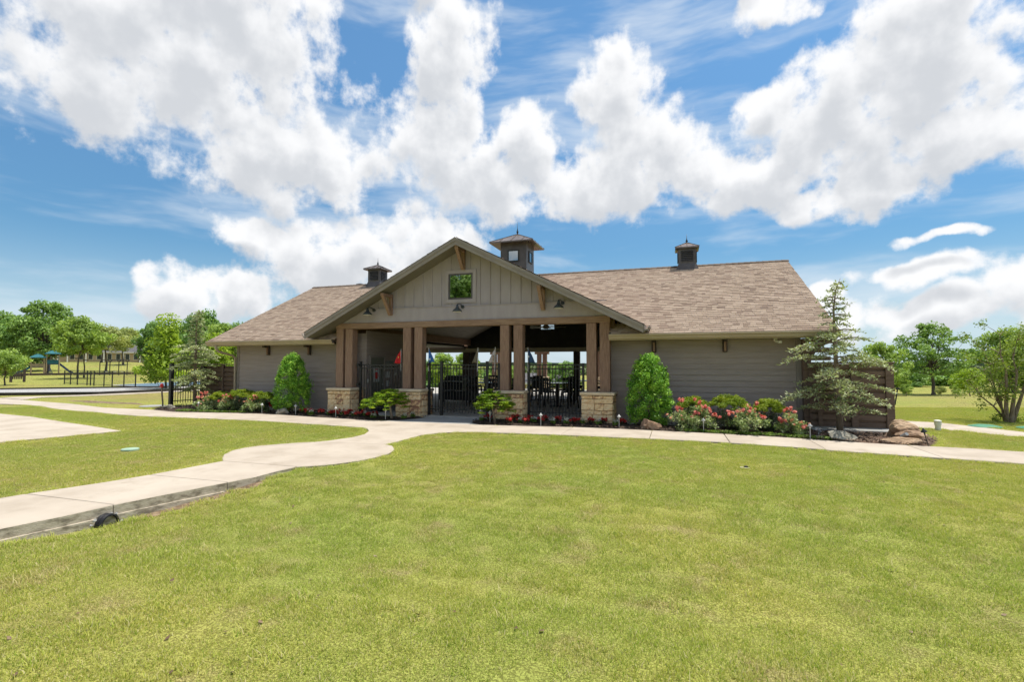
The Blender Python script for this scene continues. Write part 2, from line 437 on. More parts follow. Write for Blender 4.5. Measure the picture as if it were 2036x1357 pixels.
# ------------------------------------------------------------------ terrain
HD = np.array([-math.sin(YAW), math.cos(YAW)]); RT = np.array([math.cos(YAW), math.sin(YAW)])
def sstep(a, b, x):
    t = np.clip((x - a) / (b - a), 0, 1); return t * t * (3 - 2 * t)
WALK_L = [(2.0,-7.95),(3.89,-7.74),(4.33,-7.56),(5.2,-7.28),(6.47,-7.15)]
WALK_R = [(2.0,-6.45),(3.18,-6.29),(3.6,-6.18),(4.19,-6.11),(4.76,-5.97),(5.22,-5.85),(5.68,-5.72),(6.16,-5.72),(6.48,-5.66)]
def ground_z(X, Y):
    X = np.asarray(X, float); Y = np.asarray(Y, float)
    d = X * HD[0] + Y * HD[1]; r = X * RT[0] + Y * RT[1]
    a = r / np.maximum(d, 1.0)
    z = -2.8 * sstep(-0.6, -0.25, a) * sstep(18, 75, d) + 2.4 * (1 - sstep(-0.8, -0.5, a)) * sstep(85, 150, d)
    z = np.where(d > 1, z, 0)
    z = z - 0.035
    # the lawn dips below the walk in the foreground
    side = sstep(-6.9, -6.3, X)
    z = z - 0.17 * side * (1 - sstep(3.9, 7.2, Y)) * (0.45 + 0.55 * sstep(2.9, 3.9, Y))
    z = z - 0.02 * (np.sin(X * 0.9 + 1.3) * np.sin(Y * 0.7)) * (1 - sstep(8.5, 10.5, Y)) * side
    return z
def gz(x, y): return float(ground_z(x, y))

def axis(parts):
    out = []
    for a, b, st in parts:
        out += list(np.arange(a, b, st))
    return np.array(out + [parts[-1][1]])
gx = axis([(-1500,-300,150),(-300,-60,12),(-60,-24,2),(-24,12,0.4),(12,60,2),(60,300,12),(300,1500,150)])
gy = axis([(-600,-60,60),(-60,-4,4),(-4,16,0.4),(16,60,2),(60,300,8),(300,2200,120)])
XX, YY = np.meshgrid(gx, gy)
ZZ = ground_z(XX, YY)
V = np.stack([XX, YY, ZZ], -1).reshape(-1, 3)
nx = len(gx)
ii, jj = np.meshgrid(np.arange(nx - 1), np.arange(len(gy) - 1))
b0 = (jj * nx + ii).ravel()
F = np.stack([b0, b0 + 1, b0 + nx + 1, b0 + nx], 1)

def lawn_colour(t, pos, blade):
    """shared by turf and blades: green with yellow and straw patches"""
    n1 = t.noise(pos, 0.32, 5, 0.6); n2 = t.noise(pos, 1.7, 5, 0.65); n3 = t.noise(pos, 11, 3, 0.6)
    k = 1.0 if blade else 0.8
    green = (0.39*k, 0.455*k, 0.10*k, 1); yell = (0.53*k, 0.51*k, 0.13*k, 1); straw = (0.52*k, 0.41*k, 0.21*k, 1)
    c = t.mix(t.smooth(n1, 0.30, 0.68), green, yell)
    c = t.mix(t.math('MULTIPLY', t.smooth(n2, 0.49, 0.72), 0.68), c, straw)
    c = t.mix(t.math('MULTIPLY', t.smooth(n3, 0.60, 0.74), 0.5), c, (0.22*k, 0.30*k, 0.045*k, 1))
    return c

def lawn_material():
    m = bpy.data.materials.new('turf'); m.use_nodes = True
    t = NT(m.node_tree); t.n.clear()
    pos = t.add('ShaderNodeNewGeometry').outputs['Position']
    c = lawn_colour(t, pos, False)
    far = t.noise(t.vec('MULTIPLY', pos, (1, 1, 0)), 0.09, 4, 0.6)
    c = t.mix(t.math('MULTIPLY', t.smooth(far, 0.5, 0.68), 0.6), c, (0.36, 0.28, 0.12, 1))
    dry = t.smooth(t.noise(t.vec('MULTIPLY', pos, (1, 1, 0)), 0.8, 6, 0.7), 0.66, 0.76)
    c = t.mix(t.math('MULTIPLY', dry, 0.7), c, (0.13, 0.095, 0.06, 1))
    fine = t.noise(pos, 70, 3, 0.7)
    c = t.mix(t.smooth(fine, 0.42, 0.62), t.mix(1.0, c, (0.42, 0.40, 0.38, 1), 'MULTIPLY'), c)
    b = t.add('ShaderNodeBsdfPrincipled', {'Base Color': c, 'Roughness': 0.95, 'Specular IOR Level': 0.1})
    bp = t.add('ShaderNodeBump', {'Height': fine, 'Strength': 0.7, 'Distance': 0.03})
    t.l.new(bp.outputs[0], b.inputs['Normal'])
    t.add('ShaderNodeOutputMaterial', {'Surface': b.outputs[0]})
    return m
M['turf'] = lawn_material()
gr_me = np_mesh('ground', V, F, smooth=True)
link('ground', gr_me, M['turf'], kind='structure')

# ------------------------------------------------------------------ concrete paths, slab by slab
NEAR = [(-34.0,14.3),(-26.11,12.98),(-24.93,13.04),(-23.15,12.76),(-21.41,12.18),(-19.44,11.82),(-18.64,11.78),(-17.19,11.43),(-15.45,11.28),(-13.28,11.4),(-11.31,11.4),(-9.69,11.24),(-8.29,11.1),(-7.63,11.02),(-4.2,11.14),(-2.96,11.24),(-0.88,11.27),(0.34,11.27),(1.1,11.2),(2.14,11.02),(2.79,10.8),(5.34,10.33),(9.0,9.7)]
FAR = [(-34.0,15.9),(-28.44,14.8),(-25.97,14.31),(-23.43,13.9),(-21.71,13.45),(-20.16,13.05),(-18.86,13.0),(-17.58,12.95),(-16.1,12.6),(-14.91,12.76),(-13.41,12.98),(-11.99,12.94),(-10.37,12.68),(-9.04,12.53),(-8.05,12.44),(-4.94,12.45),(-3.76,12.53),(-2.44,12.71),(-1.36,12.72),(-0.99,12.68),(0.16,12.62),(1.16,12.53),(2.21,12.37),(2.76,12.24),(3.19,12.1),(4.03,11.95),(5.16,11.88),(6.05,11.69),(9.0,11.15)]
def interp(tab, x): return float(np.interp(x, [p[0] for p in tab], [p[1] for p in tab]))
PATHS = []     # polygons kept free of grass

def slab(parent, poly, depth, name='slab', top=0.0, mat=None, side=None):
    c = np.mean(poly, 0)
    mb = MB()
    n = len(poly)
    ins = []
    for i in range(n):
        p0, p1, p2 = np.array(poly[i-1]), np.array(poly[i]), np.array(poly[(i+1) % n])
        e1, e2 = p1 - p0, p2 - p1
        n1 = np.array([-e1[1], e1[0]]) / (np.linalg.norm(e1) + 1e-9); n2 = np.array([-e2[1], e2[0]]) / (np.linalg.norm(e2) + 1e-9)
        k = n1 + n2; k = k / max(np.linalg.norm(k), 0.3)
        ins.append(p1 + k * 0.012)
    vs = [(p[0]-c[0], p[1]-c[1], top-depth) for p in poly] + [(p[0]-c[0], p[1]-c[1], top-0.01) for p in poly] + [(p[0]-c[0], p[1]-c[1], top) for p in ins]
    fs = []
    for L in (0, 1):
        fs += [(L*n+i, L*n+(i+1) % n, (L+1)*n+(i+1) % n, (L+1)*n+i) for i in range(n)]
    fs.append(tuple(range(2*n, 3*n)))
    mb.add(vs, fs)
    me = mb.mesh(name)
    me.materials.append(mat or M['concrete']); me.materials.append(side or M['concrete_side'])
    for p in me.polygons:
        p.material_index = 1 if p.index < n else 0
    PATHS.append([tuple(p) for p in poly])
    return link(name, me, None, parent, loc=(c[0], c[1], 0))

def ccw(poly):
    a = sum(poly[i-1][0] * poly[i][1] - poly[i][0] * poly[i-1][1] for i in range(len(poly)))
    return poly if a > 0 else poly[::-1]

front_path = empty('front_path', (0, 0, 0), kind='structure')
xs = [-34,-31,-28.5,-26,-23.6,-21.4,-19.4,-17.4,-15.3,-13.1,-10.9,-8.7,-6.6,-4.45,-2.5,-0.55,1.05,2.68,4.35,6.2,9.0]
for a, b in zip(xs[:-1], xs[1:]):
    a2, b2 = a + 0.005, b - 0.005
    m1 = [x for x in [p[0] for p in NEAR] if a2 < x < b2]; m2 = [x for x in [p[0] for p in FAR] if a2 < x < b2]
    lo = [(x, interp(NEAR, x)) for x in [a2] + m1 + [b2]]
    hi = [(x, interp(FAR, x)) for x in [a2] + m2 + [b2]]
    slab(front_path, lo + hi[::-1], 0.12)
garden_walk = empty('garden_walk', (0, 0, 0), kind='structure')
neck = [(-7.63,11.015),(-7.3,10.81),(-7.05,10.49),(-6.8,9.94),(-6.77,9.45),(-6.96,8.85),(-7.1,8.64),(-5.54,8.83),(-5.52,9.47),(-5.52,10.22),(-5.32,10.68),(-5.0,10.97),(-4.2,11.13)]
slab(garden_walk, ccw(neck), 0.12, top=-0.001)
circ = [(-7.12,8.63),(-7.32,8.5),(-7.56,8.23),(-7.8,7.9),(-7.89,7.6),(-7.86,7.33),(-7.66,6.96),(-7.4,6.69),(-7.15,6.48),(-5.66,6.49),(-5.4,6.68),(-5.24,6.86),(-5.05,7.2),(-4.95,7.55),(-4.93,7.95),(-5.05,8.36),(-5.31,8.71),(-5.54,8.82)]
slab(garden_walk, ccw(circ), 0.12)
wy = [1.2, 2.75, 4.1, 5.35, 6.472]
for a, b in zip(wy[:-1], wy[1:]):
    a2, b2 = a + 0.006, b - 0.006
    l = [(interp(WALK_L, y), y) for y in np.linspace(a2, b2, 4)]; r_ = [(interp(WALK_R, y), y) for y in np.linspace(a2, b2, 4)]
    slab(garden_walk, ccw(l + r_[::-1]), 0.32)
# lower footing that steps out below the walk
mb = MB()
ys = np.linspace(1.2, 5.3, 9)
for a, b in zip(ys[:-1], ys[1:]):
    xa, xb = interp(WALK_R, a), interp(WALK_R, b)
    mb.hexa([(xa-0.1,a,-0.4),(xa+0.035,a,-0.4),(xb+0.035,b,-0.4),(xb-0.1,b,-0.4),(xa-0.1,a,-0.115),(xa+0.03,a,-0.115),(xb+0.03,b,-0.115),(xb-0.1,b,-0.115)])
mb.build('walk_footing', M['concrete_side'], garden_walk)
drive = empty('side_terrace', (0, 0, 0), kind='structure')
slab(drive, ccw([(-24,10.9),(-20.89,10.4),(-18.78,10.1),(-16.3,9.49),(-14.34,9.05),(-12.73,8.64),(-13.03,7.54),(-13.4,6.2),(-24,6.2)]), 0.12, top=0.0)
branch = empty('branch_path', (0, 0, 0), kind='structure')
slab(branch, ccw([(-28.44,14.92),(-29.56,16.28),(-28.73,17.58),(-28.13,19.18),(-28.08,21.46),(-28,30),(-28.7,30),(-28.75,21.86),(-29.38,18.97),(-30.0,17.34),(-31.0,16.0),(-31.0,15.45)]), 0.12, top=-0.003)
side_path = empty('side_path', (0, 0, 0), kind='structure')
slab(side_path, ccw([(4.9,17.6),(5.91,17.34),(7.0,17.0),(7.93,15.27),(10.5,10.9),(9.9,10.4),(7.37,14.21),(6.4,15.3),(5.42,15.74),(4.6,16.1)]), 0.12, top=-0.02)
apron = empty('gate_apron', (0, 0, 0), kind='structure')
slab(apron, ccw([(-8.05,12.45),(-7.55,12.74),(-7.28,13.25),(-7.18,13.72),(-7.2,14.15),(-5.3,14.15),(-5.43,13.7),(-5.48,13.28),(-5.33,12.81),(-4.94,12.46)]), 0.1, top=-0.004, mat=M['grey_concrete'], side=M['grey_concrete'])
# gravel strip with dark edging on the left
gs = empty('gravel_strip', (0, 0, 0), kind='structure')
gpoly = [(-46,13.5),(-33.56,16.67),(-29.6,18.81),(-29.3,22.0),(-29.2,33),(-33.0,33),(-33.14,25.32),(-36.87,22.55),(-42,18.4),(-50,16)]
mb = MB(); mb.prism(ccw(gpoly), -0.12, 0.03); mb.build('gravel_bed', M['gravel'], gs)
mb = MB()
for a, b in zip([(-46,13.5),(-33.56,16.67),(-29.6,18.81),(-29.3,22.0)], [(-33.56,16.67),(-29.6,18.81),(-29.3,22.0),(-29.2,33)]):
    mb.beam((a[0], a[1], 0), (b[0], b[1], 0), 0.16, 0.24)
for a, b in zip([(-33.0,33),(-33.14,25.32),(-36.87,22.55)], [(-33.14,25.32),(-36.87,22.55),(-42,18.4)]):
    mb.beam((a[0], a[1], 0.03), (b[0], b[1], 0.03), 0.16, 0.18)
mb.build('edging', M['edging'], gs)
PATHS.append(gpoly)
court = empty('sports_court', (0, 0, 0), kind='structure')
cp = [(-41.5,27.0),(-35.0,25.4),(-29.5,31.0),(-29.5,47),(-47,47)]
mb = MB(); mb.prism(ccw(cp), -0.1, 0.006); mb.build('court_apron', M['court_cream'], court)
mb = MB(); mb.prism(ccw([(-41.0,27.3),(-35.2,25.9),(-30.5,30.4),(-33.5,36.0),(-44,36.0)]), -0.1, 0.011); mb.build('blue_surface', M['court_blue'], court)
mb = MB(); mb.prism(ccw([(-36.5,31.5),(-32.9,30.3),(-31.6,33.0),(-33.8,35.4),(-39,35.4)]), -0.1, 0.016); mb.build('red_surface', M['court_red'], court)
PATHS.append(cp)

# bare soil: along the exposed edge of the walk and where the turf has worn off near the fork
SOIL = []
def soil(name, pts, mat):
    SOIL.append(pts)
    bm = bmesh.new(); f_ = bm.faces.new([bm.verts.new((x, y, 0)) for x, y in ccw(pts)])
    bmesh.ops.triangulate(bm, faces=[f_])
    for _ in range(5):
        lng = [e for e in bm.edges if e.calc_length() > 0.25]
        if not lng: break
        bmesh.ops.subdivide_edges(bm, edges=lng, cuts=1)
    for v in bm.verts: v.co.z = gz(v.co.x, v.co.y) + (random.uniform(0.006, 0.022) if not v.is_boundary else 0.002)
    me = bpy.data.meshes.new(name); bm.to_mesh(me); bm.free()
    return link(name, me, M[mat], kind='structure')
M['soil'] = material('bare_soil', [(0.10,0.062,0.035),(0.20,0.135,0.08),(0.32,0.235,0.145)], 0.95, 9, 8, bump=0.9, bscale=40, dist=0.02)
_r = random.Random(3)
_o = [(interp(WALK_R, y) + 0.05 + _r.uniform(0.03, 0.11) * (1.5 if 4.4 < y < 5.6 else 0.8), y) for y in np.arange(2.2, 6.0, 0.13)]
soil('bare_soil', [(interp(WALK_R, y) - 0.02, y) for y in np.arange(2.2, 6.0, 0.3)] + _o[::-1], 'soil')
_p = []
for i in range(26):
    a = 2 * math.pi * i / 26; _p.append((-23.2 + 2.6 * math.cos(a) * _r.uniform(0.75, 1.15), 15.1 + 0.33 * math.sin(a) * _r.uniform(0.6, 1.3) - 0.10 * math.cos(a) * 2.6))
soil('bare_soil', _p, 'soil')

# ------------------------------------------------------------------ planting beds
BED_L = [(-7.18,13.72),(-7.28,13.25),(-7.55,12.76),(-8.05,12.46),(-9.04,12.55),(-10.37,12.70),(-11.99,12.96),(-13.41,13.0),(-14.91,12.78),(-16.1,12.62),(-17.6,12.97),(-18.3,13.6),(-18.7,15.6),(-15.4,15.6),(-15.4,14.6),(-10.8,14.6),(-10.8,13.8)]
BED_R = [(-5.43,13.7),(-5.48,13.28),(-5.33,12.81),(-4.94,12.47),(-3.76,12.55),(-2.44,12.73),(-1.36,12.74),(-0.99,12.70),(0.16,12.64),(1.16,12.55),(2.21,12.39),(2.6,12.3),(2.6,14.6),(-1.6,14.6),(-1.6,13.8)]
BED_E = [(2.6,12.3),(3.19,12.12),(4.03,11.97),(4.75,11.92),(5.3,13.0),(5.5,14.6),(2.6,14.6)]
BEDS = [BED_L, BED_R, BED_E, SOIL[0]]
def in_poly(poly, x, y):
    x = np.asarray(x); y = np.asarray(y); c = np.zeros(x.shape, bool); n = len(poly)
    for i in range(n):
        x1, y1 = poly[i-1]; x2, y2 = poly[i]
        if y1 == y2: continue
        k = ((y1 > y) != (y2 > y)) & (x < (x2 - x1) * (y - y1) / (y2 - y1) + x1)
        c ^= k
    return c
def bed(name, poly, mat):
    xs_ = [p[0] for p in poly]; ys_ = [p[1] for p in poly]
    bm = bmesh.new()
    f_ = bm.faces.new([bm.verts.new((p[0], p[1], -0.03)) for p in ccw(poly)])
    bmesh.ops.triangulate(bm, faces=[f_])
    for _ in range(5):
        lng = [e for e in bm.edges if e.calc_length() > 0.28]
        if not lng: break
        bmesh.ops.subdivide_edges(bm, edges=lng, cuts=1)
    for v in bm.verts:
        if not v.is_boundary:
            v.co.z = 0.015 + 0.025 * math.sin(v.co.x * 5.1 + 1) * math.sin(v.co.y * 4.3) + random.uniform(-0.015, 0.02)
    me = bpy.data.meshes.new(name); bm.to_mesh(me); bm.free()
    me.polygons.foreach_set('use_smooth', [True] * len(me.polygons))
    return link(name, me, mat, kind='structure')
bed('flower_bed', BED_L, M['mulch']); bed('flower_bed', BED_R, M['mulch']); bed('flower_bed', BED_E, M['red_mulch'])

# ================================================================== the pavilion
PO = (-6.21, 19.47, 0.0)
pav = empty('pavilion', PO, label='long grey sided pavilion with tan shingle roof, front gable and open breezeway', cat='pavilion')
CX = -6.13                                    # line of the cross gable ridge
EAVE_Y, EAVE_Z, RIDGE_Y, RIDGE_Z = 13.9, 2.445, 19.47, 5.23
XL, XR = -16.2, 3.79                          # roof ends
WXL, WXR, WY, WYB = -15.45, 3.05, 14.55, 24.4 # walls
GAP, GSL, GS = 5.377, 0.507, 5.36             # cross gable apex, slope, half span
def part(name, mb, mat, parent=None, **kw):
    """world-coordinate mesh as a part of the pavilion (or of one of its parts, all of which sit at PO)"""
    return mb.build(name, mat, parent or pav, off=PO, **kw)

part('floor_slab', MB().box(-16.0, 3.6, 13.95, 31.0, -0.2, 0.012), M['floor'])

# --- siding walls, board by board
BOARD_EXP = 0.157
def board_mesh(length, along='x'):
    # leaning board: bottom edge stands proud
    t0, t1, h = 0.027, 0.007, BOARD_EXP + 0.012
    if along == 'x':
        return MB().hexa([(0,-t0,0),(length,-t0,0),(length,0.004,0),(0,0.004,0),(0,-t1,h),(length,-t1,h),(length,0.004,h),(0,0.004,h)]).mesh('siding_board')
    return MB().hexa([(t0,0,0),(t0,length,0),(-0.004,length,0),(-0.004,0,0),(t1,0,h),(t1,length,h),(-0.004,length,h),(-0.004,0,h)]).mesh('siding_board')
def siding(wall, x, y, z0, z1, length, along='x'):
    me = board_mesh(length, along); me.materials.append(M['siding'])
    z = z0
    while z < z1 - 0.03:
        link('siding_board', me, None, wall, loc=(x - PO[0], y - PO[1], z - PO[2]))
        z += BOARD_EXP
wl = part('wall', MB().box(WXL, -9.93, WY, 17.6, 0.0, 2.42), M['siding'])
siding(wl, WXL + 0.09, WY - 0.003, 0.06, 2.33, -10.2 - WXL)
siding(wl, -9.93 + 0.003, WY, 0.06, 2.62, 3.02, 'y')
wr = part('wall', MB().box(-1.78, WXR, WY, WYB, 0.0, 2.42), M['siding'])
siding(wr, -1.74, WY - 0.003, 0.06, 2.33, WXR - 0.09 + 1.74)
siding(wr, WXR + 0.003, WY + 0.1, 0.06, 2.33, WYB - WY - 0.1, 'y')
part('interior_wall_top', MB().box(-10.6, -9.96, WY + 0.05, 17.6, 2.42, 2.66), M['siding'])
for x0, x1 in ((WXL - 0.03, WXL + 0.085), (WXR - 0.085, WXR + 0.035)):
    part('corner_board', MB().box(x0, x1, WY - 0.035, WY + 0.06, 0.02, 2.33), M['trim'])
for x0, x1 in ((WXL, -10.7), (-1.72, WXR)):
    part('foundation_ledge', MB().box(x0, x1, WY - 0.06, WY + 0.1, -0.1, 0.055), M['mortar'])
# end gables under the main roof
for x, sgn in ((WXL, -1), (WXR, 1)):
    part('end_gable', MB().extr([(x, WY, 2.40), (x, RIDGE_Y, 2.40 + (RIDGE_Y - WY) * 0.5), (x, 2*RIDGE_Y - WY, 2.40)], (-sgn * 0.1, 0, 0)), M['siding'])

# --- main roof
def vy(s): return 19.76 - 1.014 * s           # plan line of the valley, s from the cross ridge
rl, rr_ = -10.75, -1.72
def mz(y): return EAVE_Z + 0.5 * (y - EAVE_Y)
def roof_piece(plan, zf, th=0.13):
    top = [(x, y, zf(x, y)) for x, y in plan]
    return MB().extr(top, (0, 0, -th))
def mirror_plan(pl): return [(x, 2 * RIDGE_Y - y) for x, y in pl][::-1]
pl_l = [(XL, EAVE_Y), (rl, EAVE_Y), (rl, vy(CX - rl)), (CX - 0.29, RIDGE_Y), (XL, RIDGE_Y)]
pl_r = [(rr_, EAVE_Y), (XR, EAVE_Y), (XR, RIDGE_Y), (CX + 0.29, RIDGE_Y), (rr_, vy(rr_ - CX))]
roof = part('roof', roof_piece(pl_l, lambda x, y: mz(y) - 0.012), M['ridge'])
for pl, back in ((pl_r, 0), (mirror_plan(pl_l), 1), (mirror_plan(pl_r), 1)):
    zf = (lambda x, y: mz(2 * RIDGE_Y - y) - 0.012) if back else (lambda x, y: mz(y) - 0.012)
    part('roof_deck', roof_piece(pl, zf), M['ridge'], roof)

def shingles(origin, u, v, ulen, vlen, keep, seed, exposure=0.143):
    """courses of laminated tabs: u along the course, v up the slope"""
    rng = np.random.default_rng(seed)
    o, u, v = np.array(origin, float), np.array(u, float), np.array(v, float)
    n = np.cross(u, v); n /= np.linalg.norm(n)
    Vs, Fs, T = [], [], []
    rows = int(vlen / exposure) + 1
    for r in range(rows):
        x = -rng.uniform(0, 0.3)
        v0 = r * exposure - 0.02; v1 = min(v0 + exposure + 0.03, vlen)
        while x < ulen:
            w = rng.uniform(0.09, 0.28)
            a, b = max(x, 0), min(x + w - 0.004, ulen)
            x += w
            if b - a < 0.02: continue
            pc = o + u * (a + b) / 2 + v * (v0 + 0.07)
            if not keep(pc): continue
            th = 0.011 + (0.007 if rng.random() < 0.5 else 0.0)
            p = [o + u*a + v*v0 + n*th, o + u*b + v*v0 + n*th, o + u*b + v*v1 + n*0.004, o + u*a + v*v1 + n*0.004,
                 o + u*a + v*v0 - n*0.004, o + u*b + v*v0 - n*0.004]
            k = len(Vs); Vs += p
            Fs += [(k, k+1, k+2, k+3), (k+4, k+5, k+1, k)]
            t = float(np.clip(rng.normal(0.53, 0.19), 0, 1)); T += [t, t * 0.6]
    V_ = np.array(Vs) - np.array(PO)
    return np_mesh('shingles', V_, np.array(Fs), T)
sl = math.sqrt(1.25)
vv = (0, 1 / sl, 0.5 / sl); vlen = (RIDGE_Y - EAVE_Y) * sl
kp = lambda p: (p[0] < rl or p[0] > rr_ or p[1] > vy(abs(p[0] - CX)) - 0.02)
link('shingles', shingles((XL, EAVE_Y - 0.02, EAVE_Z - 0.01), (1, 0, 0), vv, XR - XL, vlen + 0.02, kp, 3), M['shingle'], roof, kind='stuff')
vb = (0, -1 / sl, 0.5 / sl); EB = 2 * RIDGE_Y - EAVE_Y
kb = lambda p: (p[0] < rl or p[0] > rr_ or p[1] < 2 * RIDGE_Y - vy(abs(p[0] - CX)) + 0.02)
link('shingles', shingles((XR, EB + 0.02, EAVE_Z - 0.01), (-1, 0, 0), vb, XR - XL, vlen + 0.02, kb, 4, 0.22), M['shingle'], roof, kind='stuff')
mb = MB()
x = XL
while x < XR - 0.05:
    x1 = min(x + 0.2, XR)
    if x1 < CX - 0.25 or x > CX + 0.25:
        mb.cur = random.random()
        for sg in (-1, 1):
            mb.hexa([(x, RIDGE_Y, RIDGE_Z+0.012), (x1+0.03, RIDGE_Y, RIDGE_Z+0.008), (x1+0.03, RIDGE_Y+sg*0.13, RIDGE_Z-0.057), (x, RIDGE_Y+sg*0.13, RIDGE_Z-0.053),
                     (x, RIDGE_Y, RIDGE_Z+0.042), (x1+0.03, RIDGE_Y, RIDGE_Z+0.032), (x1+0.03, RIDGE_Y+sg*0.13, RIDGE_Z-0.030), (x, RIDGE_Y+sg*0.13, RIDGE_Z-0.022)])
    x = x1
part('ridge_cap', mb, M['ridge'], roof, kind='stuff')
# rake boards at both ends
for x0, x1 in ((XL - 0.02, XL + 0.02), (XR - 0.02, XR + 0.02)):
    for back in (0, 1):
        ye = EAVE_Y if not back else EB
        p = [(x0, ye, EAVE_Z - 0.19), (x0, RIDGE_Y, RIDGE_Z - 0.19), (x0, RIDGE_Y, RIDGE_Z - 0.03), (x0, ye, EAVE_Z - 0.03)]
        part('rake_board', MB().extr(p, (x1 - x0, 0, 0)), M['gutter'], roof)
# soffits and fascia
for x0, x1 in ((XL, rl), (rr_, XR)):
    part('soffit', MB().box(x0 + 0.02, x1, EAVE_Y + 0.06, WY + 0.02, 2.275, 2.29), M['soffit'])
    part('fascia', MB().box(x0, x1, EAVE_Y + 0.02, EAVE_Y + 0.058, 2.26, EAVE_Z - 0.025), M['gutter'])
    prof = [(0.0, 0.0), (-0.075, 0.0), (-0.085, 0.03), (-0.095, 0.055), (-0.125, 0.085), (-0.13, 0.125), (-0.118, 0.13), (-0.112, 0.09), (-0.08, 0.06), (-0.065, 0.012), (0.0, 0.012)]
    part('gutter', MB().extr([(x0, EAVE_Y + 0.015 + py, 2.295 + pz) for py, pz in prof], (x1 - x0, 0, 0)), M['gutter'])
# downspout at the left corner
part('downspout', MB().tube([(-15.75, 13.84, 2.30), (-15.75, 13.86, 2.16), (-15.72, 13.95, 2.06), (-15.55, 14.38, 1.93), (-15.5, 14.47, 1.84), (-15.5, 14.49, 0.1), (-15.52, 14.40, 0.04)], 0.045, 6), M['gutter'])
# eave brackets
for bx in (-14.0, -12.2, -0.55, 1.28):
    k = empty('eave_bracket', (bx - PO[0], 0 - PO[1], 0), parent=pav)
    MB().box(-0.06, 0.06, WY - 0.085, WY - 0.024, 1.93, 2.275).build('leg', M['dark_timber'], k, bevel=0.005)
    MB().box(-0.028, 0.028, WY - 0.14, WY - 0.086, 1.955, 2.275).build('brace', M['timber'], k, bevel=0.005)
    MB().box(-0.045, 0.045, WY - 0.30, WY - 0.141, 2.2, 2.273).build('arm', M['dark_timber'], k)

# --- cross gable
def gzf(x): return GAP - GSL * abs(x - CX)
g_l = [(CX, 13.42), (CX, 25.52), (CX - GS, 25.52), (CX - GS, 2*RIDGE_Y - vy(GS)), (CX - 0.29, RIDGE_Y), (CX - GS, vy(GS)), (CX - GS, 13.42)]
g_r = [(2*CX - x, y) for x, y in g_l][::-1]
groof = part('gable_roof', roof_piece(g_l, lambda x, y: gzf(x) - 0.015, 0.12), M['ridge'])
part('roof_deck', roof_piece(g_r, lambda x, y: gzf(x) - 0.015, 0.12), M['ridge'], groof)
sl2 = math.sqrt(1 + GSL ** 2); gv = GS * sl2
keepg = lambda sg: (lambda p: p[1] < 13.42 or abs(p[0] - CX) < 0.3 or p[1] < vy(abs(p[0] - CX)) + 0.1 or p[1] > 2*RIDGE_Y - vy(abs(p[0] - CX)) - 0.1)
link('shingles', shingles((CX - GS - 0.01, 25.54, gzf(CX - GS) - 0.008), (0, -1, 0), (1/sl2, 0, GSL/sl2), 12.14, gv, keepg(-1), 5, 0.2), M['shingle'], groof, kind='stuff')
link('shingles', shingles((CX + GS + 0.01, 13.40, gzf(CX + GS) - 0.008), (0, 1, 0), (-1/sl2, 0, GSL/sl2), 12.14, gv, keepg(1), 6, 0.2), M['shingle'], groof, kind='stuff')
for sg in (-1, 1):
    xe = CX + sg * GS
    ze = gzf(xe)
    # two-step rake fascia, front and back
    for y0, y1, d0, d1 in ((13.385, 13.42, 0.02, 0.115), (13.405, 13.425, 0.115, 0.235), (25.52, 25.555, 0.02, 0.2)):
        p = [(CX, y0, GAP - d0), (CX, y0, GAP - d1 - 0.0), (xe, y0, ze - d1), (xe, y0, ze - d0)]
        if sg > 0: p = p[::-1]
        part('rake_fascia', MB().extr(p, (0, y1 - y0, 0)), M['trim'], groof)
    # soffit of the overhang
    zs = 0.20
    p = [(CX, 13.43, GAP - zs), (xe, 13.43, ze - zs), (xe, 14.6, ze - zs), (CX, 14.03, GAP - zs)]
    p = [(CX, 13.43, GAP - zs), (xe, 13.43, ze - zs), (xe, 14.02, ze - zs), (CX, 14.02, GAP - zs)]
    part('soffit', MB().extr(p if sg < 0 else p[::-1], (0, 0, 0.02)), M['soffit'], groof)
    # eave return of the gable, ends of its gutters
    part('fascia', MB().box(min(xe, xe + sg*0.03), max(xe, xe + sg*0.03), 13.44, 14.3, ze - 0.2, ze - 0.03), M['trim'], groof)
    prof = [(0.0, 0.0), (0.07, 0.0), (0.085, 0.05), (0.12, 0.085), (0.125, 0.12), (0.11, 0.12), (0.07, 0.05), (0, 0.02)]
    part('gutter', MB().extr([(xe + sg * (0.032 + a), 13.46, ze - 0.17 + b) for a, b in (prof if sg > 0 else prof[::-1])], (0, 0.85, 0)), M['trim'], groof)
    # soffit of the side eave
    xc = CX + sg * 4.62
    p = [(xe, 14.021, ze - 0.2), (xc, 14.021, gzf(xc) - 0.2), (xc, 14.9, gzf(xc) - 0.2), (xe, 14.3, ze - 0.2)]
    part('soffit', MB().extr(p if sg > 0 else p[::-1], (0, 0, 0.02)), M['soffit'], groof)
# gable face with battens, frieze and window
GY = 14.06
gb = part('gable_wall', MB().extr([(CX - 4.62, GY, 2.96), (CX + 4.40, GY, 2.96), (CX + 4.40, GY, gzf(CX+4.40) - 0.17), (CX, GY, GAP - 0.17), (CX - 4.62, GY, gzf(CX-4.62) - 0.17)], (0, 0.1, 0)), M['gable'])
